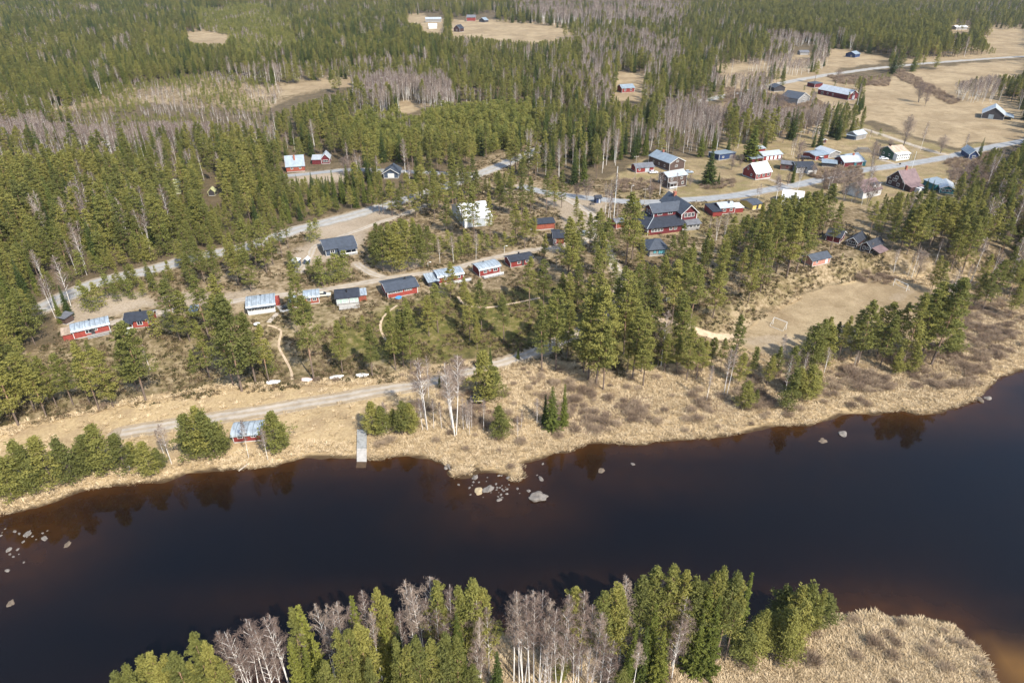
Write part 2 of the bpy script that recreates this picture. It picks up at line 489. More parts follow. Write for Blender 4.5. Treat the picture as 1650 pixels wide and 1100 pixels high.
lawn = ramp(nt, mixn, [(.3, (.13, .10, .05)), (.45, (.23, .175, .09)), (.58, (.34, .26, .145)), (.75, (.30, .215, .125))])
lawn = mixc(nt, math_(nt, 'MULTIPLY', ramp(nt, noise(nt, OC, .06, 5, .65), [(.44, (0, 0, 0)), (.58, (1, 1, 1))]), .65), lawn, (.155, .135, .05))
lawn = mixc(nt, math_(nt, 'MULTIPLY', ramp(nt, noise(nt, OC, .13, 6, .7, .8), [(.5, (0, 0, 0)), (.64, (1, 1, 1))]), .6), lawn, (.20, .14, .09))
grass = ramp(nt, mixf, [(.3, (.19, .13, .07)), (.42, (.36, .262, .14)), (.55, (.48, .36, .20)), (.72, (.58, .455, .275))])
grass = mixc(nt, math_(nt, 'MULTIPLY', ramp(nt, n_mid, [(.45, (0, 0, 0)), (.65, (1, 1, 1))]), .45), grass, (.22, .15, .095))
field = ramp(nt, mixn, [(.28, (.20, .15, .09)), (.5, (.35, .268, .16)), (.7, (.43, .34, .215))])
field = mixc(nt, math_(nt, 'MULTIPLY', ramp(nt, noise(nt, OC, .05, 6, .7, .6), [(.4, (0, 0, 0)), (.62, (1, 1, 1))]), .7), field, (.21, .15, .085))
field = mixc(nt, math_(nt, 'MULTIPLY', ramp(nt, noise(nt, OC, .16, 6, .75, 1.0), [(.52, (0, 0, 0)), (.66, (1, 1, 1))]), .55), field, (.17, .12, .06))
brush = ramp(nt, mixf, [(.3, (.11, .075, .055)), (.5, (.20, .14, .10)), (.7, (.34, .255, .17))])
gravel = ramp(nt, mixf, [(.3, (.22, .17, .115)), (.5, (.34, .275, .20)), (.72, (.44, .37, .29))])
c = forest
for nm, colr in (('heath', heath), ('moss', moss), ('lawn', lawn), ('grass', grass)):
    c = mixc(nt, sharpen(nm), c, colr)
c = mixc(nt, math_(nt, 'MULTIPLY', sharpen('lawn', .5), sharpen('grass', .4)), c, lawn)
for nm, colr in (('field', field), ('brush', brush), ('gravel', gravel)):
    c = mixc(nt, sharpen(nm, .9), c, colr)
c = mixc(nt, math_(nt, 'MULTIPLY', ramp(nt, n_big, [(.35, (1, 1, 1)), (.6, (0, 0, 0))]), .28), c, (.12, .085, .045))
c = mixc(nt, attr('wet_dimmed_rim'), c, (.055, .035, .018))
lk.new(c, bs.inputs['Base Color']); bs.inputs['Roughness'].default_value = .95; bs.inputs['Specular IOR Level'].default_value = .15
bp = N(nt, 'ShaderNodeBump', Strength=.7, Distance=.35); lk.new(mixf, bp.inputs['Height']); lk.new(bp.outputs[0], bs.inputs['Normal'])
me.materials.append(gm)
tag(link(bpy.data.objects.new('ground', me)), kind='structure')

# ------------------------------------------------------------------ water
wx = np.linspace(-420, 460, 441); wy = np.linspace(-20, 330, 176)
WX, WY = np.meshgrid(wx, wy)
wd = -shore_dist(WX.ravel(), WY.ravel()).reshape(WX.shape)
sh = np.exp(-np.maximum(wd, 0) / 5.0)
amber = np.zeros(WX.shape)


def blob(px, py, rx, ry, v):
    cx, cy, _ = g1(px, py)
    return v * np.exp(-(((WX - cx) / rx) ** 2 + ((WY - cy) / ry) ** 2))


for a in ((790, 785, 14, 8, .75), (820, 820, 16, 9, .45), (30, 880, 16, 14, .7), (1560, 665, 22, 10, .5), (960, 770, 30, 9, .3), (1330, 705, 22, 6, .35), (1400, 978, 24, 3, .4), (600, 985, 40, 5, .2), (1000, 950, 30, 4, .2)):
    sh = np.maximum(sh, blob(*a))
for a in ((1650, 1090, 4.6, 4.4, 1.0), (1620, 1068, 2.4, 2.6, .85), (1590, 1040, 1.4, 1.6, .6), (1690, 1120, 7, 6, 1.0)):
    amber = np.maximum(amber, blob(*a))
me = bpy.data.meshes.new('river_water')
vs = np.stack([WX, WY, np.zeros_like(WX)], -1).reshape(-1, 3)
nr, ncw = WX.shape
idx = np.arange(nr * ncw).reshape(nr, ncw)
fc = np.stack([idx[:-1, :-1], idx[:-1, 1:], idx[1:, 1:], idx[1:, :-1]], -1).reshape(-1, 4)
me.from_pydata(vs.tolist(), [], fc.tolist())
for nm, a in (('shallow', sh), ('amber', amber)):
    at = me.attributes.new(nm, 'FLOAT', 'POINT'); at.data.foreach_set('value', a.ravel().astype(np.float32))
wm = bpy.data.materials.new('dark_peaty_water'); nt, nd, lk, bs = nodes(wm)
tc = nd.new('ShaderNodeTexCoord'); OC = tc.outputs['Object']
n_big = noise(nt, OC, .02, 4, .6, .4); n_mid = noise(nt, OC, .3, 5, .6)


def attr(name):
    a = nd.new('ShaderNodeAttribute'); a.attribute_name = name; return a.outputs['Fac']


deep = ramp(nt, n_big, [(.35, (.002, .002, .003)), (.58, (.004, .003, .003)), (.75, (.010, .005, .0025))])
c = mixc(nt, math_(nt, 'MULTIPLY', attr('shallow'), math_(nt, 'ADD', n_mid, .25), clamp=True), deep, (.055, .022, .006))
c = mixc(nt, attr('amber'), c, (.13, .066, .018))
lk.new(c, bs.inputs['Base Color'])
lk.new(ramp(nt, noise(nt, OC, .03, 5, .65, .8), [(.4, (.02, .02, .02)), (.7, (.11, .11, .11))]), bs.inputs['Roughness']); bs.inputs['IOR'].default_value = 1.33
bp = N(nt, 'ShaderNodeBump', Strength=.035, Distance=.1)
lk.new(math_(nt, 'ADD', math_(nt, 'MULTIPLY', noise(nt, OC, 1.2, 3), .5), math_(nt, 'MULTIPLY', noise(nt, OC, 5.0, 3), .3)), bp.inputs['Height']); lk.new(bp.outputs[0], bs.inputs['Normal'])
me.materials.append(wm)
tag(link(bpy.data.objects.new('river_water', me)), kind='structure')

# ------------------------------------------------------------------ roads and paths as sheets draped over the ground
M_ASPH = surf('worn_asphalt', (.26, .27, .275), .9, .2, .35)
M_GRAV = surf('pale_gravel', (.31, .305, .29), .95, .2, .5)
M_TRACK = surf('sandy_track', (.37, .325, .27), .95, .25, .4)
M_PATH = surf('trodden_path', (.44, .34, .23), .95, .25, .6)
for m_, edge_, k_ in ((M_ASPH, (.24, .21, .17), .5), (M_GRAV, (.27, .22, .15), .75), (M_TRACK, (.27, .20, .11), .85), (M_PATH, (.27, .19, .11), .5)):
    nt, nd, lk = m_.node_tree, m_.node_tree.nodes, m_.node_tree.links
    bs = nd['Principled BSDF']; src = bs.inputs['Base Color'].links[0].from_socket
    aa = nd.new('ShaderNodeAttribute'); aa.attribute_name = 'across'
    tcx = nd.new('ShaderNodeTexCoord'); nn = noise(nt, tcx.outputs['Object'], .9, 4, .7)
    f = ramp(nt, math_(nt, 'ADD', math_(nt, 'ABSOLUTE', aa.outputs['Fac']), math_(nt, 'MULTIPLY', math_(nt, 'SUBTRACT', nn, .5), .7)), [(.0, (.7, .7, .7)), (.22, (.3, .3, .3)), (.42, (0, 0, 0)), (.62, (.15, .15, .15)), (.9, (1, 1, 1))])
    lk.new(mixc(nt, math_(nt, 'MULTIPLY', f, k_), src, edge_), bs.inputs['Base Color'])
RM = {'road_village': M_ASPH, 'road_forest': M_GRAV, 'road_far': M_GRAV, 'road_side': M_ASPH}
for key, (P, w) in ROADS.items():
    seg = np.hypot(*np.diff(P, axis=0).T); s = np.concatenate([[0], np.cumsum(seg)])
    n = max(4, int(s[-1] / 1.6)); t = np.linspace(0, s[-1], n)
    px = np.interp(t, s, P[:, 0]); py = np.interp(t, s, P[:, 1])
    dx = np.gradient(px); dy = np.gradient(py); L = np.hypot(dx, dy); nx, ny = -dy / L, dx / L
    ragged = .05 if key in RM and RM[key] is M_ASPH else .16
    mb = MB(); K = 7
    off = [-1, -.66, -.33, 0, .33, .66, 1]
    jl = 1 + ragged * vnoise(t, t * .3, 2.3, 4) + ragged * .7 * vnoise(t, t, .8, 9); jr = 1 + ragged * vnoise(t, t * .4, 2.9, 8) + ragged * .7 * vnoise(t, t, .9, 2)
    vv = []
    for i in range(n):
        for o in off:
            j = (jl if o < 0 else jr)[i]
            vv.append((px[i] + nx[i] * o * j * w / 2, py[i] + ny[i] * o * j * w / 2))
    vv = np.array(vv); zz = hgt(vv[:, 0], vv[:, 1]) + .055 + .00008 * vv[:, 1]
    zz += (np.tile(1 - np.array(off) ** 2, n)) * .04
    mb.add(np.column_stack([vv, zz]), [(i * K + k, i * K + k + 1, (i + 1) * K + k + 1, (i + 1) * K + k) for i in range(n - 1) for k in range(K - 1)])
    nm = 'road' if key.startswith('road') else ('footpath' if key.startswith('path') else 'track')
    m = RM.get(key) or (M_PATH if nm == 'footpath' else M_TRACK)
    ro = tag(mb.build(nm, m, smooth=True), kind='structure')
    at = ro.data.attributes.new('across', 'FLOAT', 'POINT'); at.data.foreach_set('value', np.tile(np.array(off, np.float32), n))


# ------------------------------------------------------------------ buildings
FOOT = []      # (x, y, radius) of every building, to keep scattered trees off
BOXES = []     # projected boxes (x0, y0, x1, y1) the photo shows unobstructed


def window(parent, cx, cz, w, h, plane, y, frame=TRIM, glass=GLASS, panes=2):
    """plane 'f','b': facing -y / +y at that y; 'l','r': facing -x / +x at x=y"""
    def put(mb, a0, a1, z0, z1, d0, d1):
        s = {'f': -1, 'l': -1, 'r': 1, 'b': 1}[plane]
        lo, hi = sorted((y + s * d0, y + s * d1))
        if plane in 'fb': mb.box(a0, a1, lo, hi, z0, z1)
        else: mb.box(lo, hi, a0, a1, z0, z1)
    fm = MB(); put(fm, cx - w / 2, cx + w / 2, cz - h / 2, cz + h / 2, -.02, .05)
    o = fm.build('window', frame, parent)
    b = min(.13, w * .14); pm = MB(); k = max(1, panes); pw = (w - 2 * b - (k - 1) * .08) / k
    for i in range(k):
        x0 = cx - w / 2 + b + i * (pw + .08)
        put(pm, x0, x0 + pw, cz - h / 2 + b, cz + h / 2 - b, .04, .06)
    pm.build('pane', glass, o)
    return o


def roof_profile(style, W, h, rise, oh, th):
    """outer points from the front eave to the back eave, (depth, z) ; inner ones lie th lower"""
    if style == 'M':   # single slope, high at the front
        s = rise / W
        pts = [(-oh, h + rise + oh * s), (W + oh, h - oh * s)]
    elif style == 'N':  # single slope, high at the back
        s = rise / W
        pts = [(-oh, h - oh * s), (W + oh, h + rise + oh * s)]
    elif style == 'A':  # shallow arch
        pts = []
        for i in range(9):
            a = math.pi * (i / 8)
            pts.append((W / 2 - (W / 2 + oh) * math.cos(a), h - .12 + (rise + .12) * math.sin(a) ** .8))
    else:
        s = rise / (W / 2)
        pts = [(-oh, h - oh * s), (W / 2, h + rise), (W + oh, h - oh * s)]
    up = [(u, z + th + .02) for u, z in pts]; lo = [(u, z + .02) for u, z in pts]
    return lo + up[::-1]


def house(name, label, cat, A, B, W, h=2.5, rise=1.2, style='E', wall=W_RED, roof=R_SLATE, trim=TRIM, oh=.4, fw=(), lw=(), rw=(), door=None, chim=None,
          deck=None, base=.25, corner=True, glass=GLASS, frame=None, fascia=True, group=None, extra=None, L=None, show=True):
    a = g1(*A); b = g1(*B)
    d = (b - a); d.z = 0
    ln = L or d.length; ang = math.atan2(d.y, d.x)
    z0 = (a.z + b.z) / 2
    c = a + d / 2 + Vector((-math.sin(ang), math.cos(ang), 0)) * (W / 2)
    z0 = max(z0, float(hgt(c.x, c.y))) - .02
    root = empty(name, (c.x, c.y, z0), ang, label, cat, group)
    FOOT.append((c.x, c.y, math.hypot(ln, W) / 2 + 1.0))
    x0, x1, y0, y1 = -ln / 2, ln / 2, -W / 2, W / 2
    cx, cy = proj(*[np.array(v) for v in zip(*[tuple(Matrix.Rotation(ang, 3, 'Z') @ Vector((xx, yy, zz)) + Vector((c.x, c.y, z0))) for xx in (x0, x1) for yy in (y0, y1) for zz in (0, h + rise)])])
    if show: BOXES.append((cx.min() + 1, cy.min(), cx.max() - 1, cy.max()))
    mb = MB()
    mb.box(x0 + .03, x1 - .03, y0 + .03, y1 - .03, -1.2, base)
    mb.build('foundation', STONE, root)
    # walls
    if style == 'G':
        prof = [(x0, base), (x1, base), (x1, h), (0, h + rise), (x0, h)]; MBw = MB().prism(prof, y0, y1, 'y')
    elif style == 'A':
        prof = [(y0, base), (y1, base)] + [(W / 2 * math.cos(math.pi * i / 8), h - .12 + (rise + .1) * math.sin(math.pi * i / 8) ** .8) for i in range(9)]
        MBw = MB().prism(prof, x0, x1, 'x')
    elif style == 'M':
        MBw = MB().prism([(y0, base), (y1, base), (y1, h), (y0, h + rise)], x0, x1, 'x')
    elif style == 'N':
        MBw = MB().prism([(y0, base), (y1, base), (y1, h + rise), (y0, h)], x0, x1, 'x')
    elif style == 'H':
        MBw = MB().box(x0, x1, y0, y1, base, h)
    else:
        MBw = MB().prism([(y0, base), (y1, base), (y1, h), (0, h + rise), (y0, h)], x0, x1, 'x')
    MBw.build('wall', wall, root)
    # roof
    th = .16
    if style == 'H':
        e = oh; hz = h + .02; r = max(.05, (ln - W) / 2)
        v = [(x0 - e, y0 - e, hz), (x1 + e, y0 - e, hz), (x1 + e, y1 + e, hz), (x0 - e, y1 + e, hz), (-r, 0, h + rise), (r, 0, h + rise)]
        f = [(0, 1, 5, 4), (1, 2, 5), (2, 3, 4, 5), (3, 0, 4), (0, 3, 2, 1)]
        ro = MB().add(v, f).build('roof', roof, root)
    elif style == 'G':
        pr = [(u - ln / 2, z) for u, z in roof_profile('E', ln, h, rise, oh, th)]
        ro = MB().prism(pr, y0 - oh, y1 + oh, 'y').build('roof', roof, root)
    else:
        pr = [(u - W / 2, z) for u, z in roof_profile(style, W, h, rise, oh, th)]
        ro = MB().prism(pr, x0 - oh, x1 + oh, 'x').build('roof', roof, root)
    if fascia and style in 'EG':
        if style == 'G':
            for yy in (y0 - oh - .05, y1 + oh + .003):
                pf = [(u - ln / 2, z) for u, z in roof_profile('E', ln, h - .16, rise, oh + .03, .24)]; MB().prism(pf, yy, yy + .047, 'y').build('bargeboard', trim, root)
        else:
            for xx in (x0 - oh - .05, x1 + oh + .003):
                pf = [(u - W / 2, z) for u, z in roof_profile('E', W, h - .16, rise, oh + .03, .24)]; MB().prism(pf, xx, xx + .047, 'x').build('bargeboard', trim, root)
    if chim:
        fx, fy, ch, mat_ = chim[:4]
        X = x0 + fx * ln; Y = y0 + fy * W
        zr = h + rise * (1 - abs((2 * fy - 1) if style != 'G' else (2 * fx - 1))) - .3 if style in 'EGAH' else h
        s = .38 if mat_ is not SOOT else .22
        cm = MB().box(X - s, X + s, Y - s, Y + s, zr, zr + ch + .3)
        cm.box(X - s - .07, X + s + .07, Y - s - .07, Y + s + .07, zr + ch + .303, zr + ch + .42)
        cm.build('chimney', mat_, ro)
    if corner:
        t = .14
        for xx in (x0, x1):
            for yy in (y0, y1):
                hh = h + (rise if (style == 'M' and yy == y0) or (style == 'N' and yy == y1) else 0) - .1
                MB().box(xx - t / 2, xx + t / 2, yy - t / 2, yy + t / 2, base, hh).build('corner_board', trim, root)
    fr = frame or trim
    for fx, w, hh, zc in fw: window(root, x0 + fx * ln, zc, w, hh, 'f', y0, fr, glass, 2 if w < 2 else 3)
    for fy, w, hh, zc in lw: window(root, y0 + fy * W, zc, w, hh, 'l', x0, fr, glass)
    for fy, w, hh, zc in rw: window(root, y0 + fy * W, zc, w, hh, 'r', x1, fr, glass)
    if door:
        fx, w, hh, dm = door[:4]; side = door[4] if len(door) > 4 else 'f'
        m2 = MB()
        if side == 'f': m2.box(x0 + fx * ln - w / 2, x0 + fx * ln + w / 2, y0 - .06, y0 + .02, base, base + hh)
        elif side == 'r': m2.box(x1 - .02, x1 + .06, y0 + fx * W - w / 2, y0 + fx * W + w / 2, base, base + hh)
        else: m2.box(x0 - .06, x0 + .02, y0 + fx * W - w / 2, y0 + fx * W + w / 2, base, base + hh)
        dd = m2.build('door', dm, root)
        k = MB()
        if side == 'f': k.tube((x0 + fx * ln + w * .36, y0 - .12, base + 1), (x0 + fx * ln + w * .36, y0 - .06, base + 1), .03)
        else:
            X = x1 if side == 'r' else x0; s = 1 if side == 'r' else -1
            k.tube((X + s * .06, y0 + fx * W + w * .36, base + 1), (X + s * .12, y0 + fx * W + w * .36, base + 1), .03)
        k.build('handle', SOOT, dd)
    if deck:
        f0, f1, dp, mt = deck[:4]
        dm = MB(); X0, X1 = x0 + f0 * ln, x0 + f1 * ln
        dm.box(X0, X1, y0 - dp, y0 - .09, .12, .34)
        for k in range(4):
            xx = X0 + .1 + (X1 - X0 - .2) * k / 3; dm.box(xx - .06, xx + .06, y0 - dp + .03, y0 - dp + .15, -1.2, .118)
        do = dm.build('deck', mt, root)
        if len(deck) > 4:
            rl = MB(); n = max(3, int((X1 - X0) / 1.2))
            for k in range(n + 1):
                xx = X0 + .05 + (X1 - X0 - .1) * k / n; rl.box(xx - .04, xx + .04, y0 - dp, y0 - dp + .08, .342, 1.2)
            rl.box(X0, X1, y0 - dp - .01, y0 - dp + .09, 1.203, 1.28)
            rl.box(X0, X1, y0 - dp + .02, y0 - dp + .06, .6, 1.0)
            rl.build('railing', deck[4], do)
    if extra: extra(root, x0, x1, y0, y1, ln, z0)
    return root


def row(n, a, b, w, h, z): return [(a + (b - a) * (i + .5) / n, w, h, z) for i in range(n)]


def annex(x_0, x_1, y_0, y_1, h0, h1, wall, roof, nm='annex', rnm='annex_roof', trim=None):
    """a lower lean-to part: roof slopes from h1 at y_1 to h0 at y_0"""
    def f(root, x0, x1, y0, y1, ln, z0):
        X0, X1, Y0, Y1 = x_0(x0, x1), x_1(x0, x1), y_0(y0, y1), y_1(y0, y1)
        a = MB().prism([(Y0, -1), (Y1, -1), (Y1, h1), (Y0, h0)], X0, X1, 'x').build(nm, wall, root)
        s = (h1 - h0) / (Y1 - Y0)
        MB().prism([(Y0 - .35, h0 + .02 - .35 * s), (Y1, h1 + .02), (Y1, h1 + .16), (Y0 - .35, h0 + .16 - .35 * s)], X0 - .25, X1 + .25, 'x').build(rnm, roof, a)
        return a
    return f


def posts_porch(f0, f1, dp, hh, roof, post=TRIM, fl=DECK):
    def f(root, x0, x1, y0, y1, ln, z0):
        X0, X1 = x0 + f0 * ln, x0 + f1 * ln
        p = MB()
        p.box(X0, X1, y0 - dp, y0 - .04, .05, .3)
        o = p.build('porch', fl, root)
        q = MB(); n = max(2, int((X1 - X0) / 1.6))
        for k in range(n + 1):
            xx = X0 + .08 + (X1 - X0 - .16) * k / n; q.box(xx - .06, xx + .06, y0 - dp + .02, y0 - dp + .14, .303, hh)
        q.box(X0, X1, y0 - dp + .04, y0 - dp + .10, .62, 1.15)
        q.build('porch_railing', post, o)
        MB().prism([(y0 - dp - .3, hh + .01), (y0 - .05, hh + .35), (y0 - .05, hh + .47), (y0 - dp - .3, hh + .13)], X0 - .2, X1 + .2, 'x').build('porch_roof', roof, o)
    return f


# ---- the row of cabins along the track
house('cabin', 'red cabin with curved silver roof and brown flat end, at the cabin track end', 'cabin', (121, 547), (178.5, 534), 4.6, 2.4, .75, 'A', W_BRIGHT, R_SILVER, fw=[(.42, 1.6, 1.1, 1.55), (.62, .9, .8, 1.7)], door=(.53, .9, 1.9, W_DARK),
      chim=(.5, .8, .7, SOOT), deck=(.36, 1.02, 1.8, DECK, DECK), extra=annex(lambda a, b: a - 2.6, lambda a, b: a - .02, lambda a, b: a + .4, lambda a, b: b - .2, 1.9, 2.2, W_BRIGHT, R_TAN))
house('cabin', 'red cabin with plain black gable roof and white porch posts at one end', 'cabin', (204, 530.5), (246, 526), 5.6, 2.5, 1.15, 'E', W_BRIGHT, R_BLACK, fw=[(.56, 1.5, 1.3, 1.6), (.9, .5, .9, 1.6)], chim=(.5, .75, .6, SOOT), extra=posts_porch(0, .33, 1.3, 2.15, R_BLACK))
house('shed', 'small dark red shed with silver roof seen between pines beside the cabin track', 'shed', (308, 512), (318, 511), 2.6, 1.9, .5, 'N', W_DARKRED, R_SILVER, door=(.5, .8, 1.6, W_DARK), corner=False)
house('cabin', 'dark red cabin almost hidden under pines, one pale window showing', 'cabin', (336, 511), (358, 508), 4.6, 2.4, 1.0, 'E', W_DARKRED, R_BLACK, fw=[(.65, 1.3, 1.1, 1.6)], glass=GLASSG, show=False)
house('cabin', 'white fronted cabin with long window row under a roof with painted silver sheen', 'cabin', (401, 508.5), (444, 502.5), 7.0, 2.5, .9, 'A', W_WHITE, R_SILVER, fw=row(8, .02, .98, 1.0, .95, 1.75), chim=(.5, .85, .6, SOOT),
      extra=lambda root, x0, x1, y0, y1, ln, z0: MB().prism([(y0 - .62, 2.33), (y0 + 1.6, 3.17), (y0 + 1.6, 3.42), (y0 - .62, 2.5)], x0 - .45, x1 + .45, 'x').build('sheenless_lower_roof', R_SLATE, root))  # dark sheet against the silver paints a reflection into one roof's colours
house('shed', 'tiny bright red shed standing against the white fronted cabin', 'shed', (444.5, 493.5), (452, 492.4), 2.2, 1.9, .35, 'N', W_BRIGHT, W_BRIGHT, corner=False, oh=.1, door=(.5, .8, 1.6, W_BRIGHT))
house('shed', 'dark red shed with pale metal roof beside a grey wooden terrace', 'shed', (469.5, 496), (479, 494.8), 3.2, 2.0, .5, 'N', W_DARKRED, R_SILVER, corner=False)
house('cabin', 'orange red cabin with blue grey roof half hidden by a tall pine', 'cabin', (492, 491), (515, 488.5), 4.4, 2.3, .7, 'A', W_ORANGE, R_SILVER, fw=[(.3, 1.2, 1.0, 1.5), (.7, 1.2, 1.0, 1.5)], show=False)
house('cabin', 'grey cabin with black roof and wide pale green windows over a stone terrace', 'cabin', (543, 494), (579, 489), 6.0, 2.6, 1.0, 'E', W_GREY, R_BLACK, trim=TRIMD, frame=TRIM, glass=GLASSG, fw=row(3, .04, .52, 1.35, 1.5, 1.5) + row(2, .6, .97, 1.35, 1.5, 1.5),
      chim=(.5, .35, .9, SOOT), deck=(.1, 1.0, 3.0, CONC), extra=annex(lambda a, b: b + .02, lambda a, b: b + 2.3, lambda a, b: a + 1.6, lambda a, b: b - .6, 2.1, 2.5, W_ORANGE, R_SILVER))
house('cabin', 'bright red cabin with broad slate grey roof and long band of white framed windows', 'cabin', (625.5, 482), (673, 472.5), 7.6, 2.7, .95, 'E', W_BRIGHT, R_SLATE, oh=.6, fw=row(6, .02, .5, .85, .8, 1.95) + row(4, .56, .82, .6, .7, 1.95), chim=(.72, .55, .7, SOOT))
house('cabin', 'red cabin with rounded silver roof and a striped lean-to, a pine in front of it', 'cabin', (707, 458), (746.5, 450.8), 5.2, 2.3, .75, 'A', W_RED, R_SILVER, fw=[(.28, 1.1, 1.0, 1.5), (.82, 1.3, 1.0, 1.5)], door=(.55, .9, 1.9, W_DARK), deck=(.55, 1.25, 2.0, DECK, TRIM),
      extra=annex(lambda a, b: a - 3.6, lambda a, b: a - .02, lambda a, b: a - .8, lambda a, b: b - .5, 1.6, 2.2, W_DARK, R_SILVER))
house('cabin', 'red cabin with rounded silver roof and white edged deck, beside the black roofed cabin', 'cabin', (773, 446.5), (805.5, 439), 5.2, 2.4, .75, 'A', W_RED, R_SILVER, fw=[(.28, 1.2, 1.1, 1.55), (.5, .8, .7, 1.7), (.78, 1.5, 1.1, 1.5)], chim=(.45, .8, .6, SOOT), deck=(.08, 1.04, 2.3, DECK, TRIM))
house('cabin', 'red cabin with black roof, last of the row before the car park', 'cabin', (823, 432), (858, 425.5), 5.0, 2.4, .85, 'E', W_RED, R_BLACK, fw=[(.38, 1.3, 1.0, 1.55), (.75, 1.2, 1.0, 1.55)], chim=(.55, .7, .7, SOOT), door=(.56, .9, 1.9, W_DARK))
house('bungalow', 'dark blue grey bungalow with wide slate roof and white railed porch on sandy ground', 'house', (526, 413.5), (574, 405.5), 9.5, 2.7, 1.5, 'E', W_SLATEBLUE, R_SLATE, oh=.6, fw=[(.22, 1.5, 1.3, 1.6), (.6, 1.6, 1.3, 1.6), (.85, 1.4, 1.3, 1.6)], lw=[(.5, 1.2, 1.1, 1.6)],
      extra=posts_porch(.42, 1.0, 2.4, 2.2, R_SLATE))
house('shed', 'small blue grey shed with white roof among heather, a pine beside it', 'shed', (469.5, 431), (479, 432.5), 2.4, 2.2, .35, 'N', W_SLATEBLUE, R_WHITE, corner=False, oh=.2, door=(.6, .8, 1.7, W_SLATEBLUE))
house('shed', 'smallest blue grey hut with peaked white roof behind the heather slope', 'shed', (490, 427), (496.5, 427.5), 1.8, 1.9, .6, 'G', W_SLATEBLUE, R_WHITE, corner=False, oh=.2)
house('hall', 'large white hall with bright white metal roof behind tall pines', 'hall', (749, 368), (793, 363), 19.0, 3.4, 3.4, 'E', W_WHITE, R_WHITE, oh=.3, door=(.6, 3.2, 2.7, R_PALE), lw=[(.5, 1.2, 1.0, 1.7)], corner=False)
house('shed', 'red shed with black roof in front of the car park', 'shed', (862, 371.5), (893, 369), 5.6, 2.6, .9, 'E', W_ORANGE, R_BLACK, trim=TRIMR, lw=[(.5, .8, .8, 1.5)])
house('shed', 'low tarred woodshed against the red shed by the car park', 'shed', (850, 369.5), (861, 370.6), 3.5, 1.7, .5, 'N', W_DARK, R_BLACK, corner=False)
house('shed', 'red shed with black roof and one white door, behind the black roofed cabin', 'shed', (892, 394.5), (909, 394), 7.0, 2.6, 1.0, 'E', W_RED, R_BLACK, fw=[(.12, .9, 1.5, 1.4)], trim=TRIM,
      extra=annex(lambda a, b: a - .2, lambda a, b: b - 1.2, lambda a, b: b + .02, lambda a, b: b + 2.0, 2.4, 2.3, W_DARK, R_BLACK))
house('shed', 'orange brown shed with grey roof standing by the lodge yard', 'shed', (992, 369), (1005, 367.3), 4.5, 2.5, .9, 'E', W_ORANGE, R_GREY, trim=TRIMR)
house('pavilion', 'grey pavilion with dark hipped roof and turquoise panel below the lodge', 'pavilion', (1046, 413.5), (1074, 411), 8.5, 2.6, 2.2, 'H', W_GREY, R_SLATE, oh=.8, trim=TRIMD, fw=[(.7, 2.6, 1.7, 1.5), (.3, 1.2, 1.2, 1.6)], glass=GLASST)

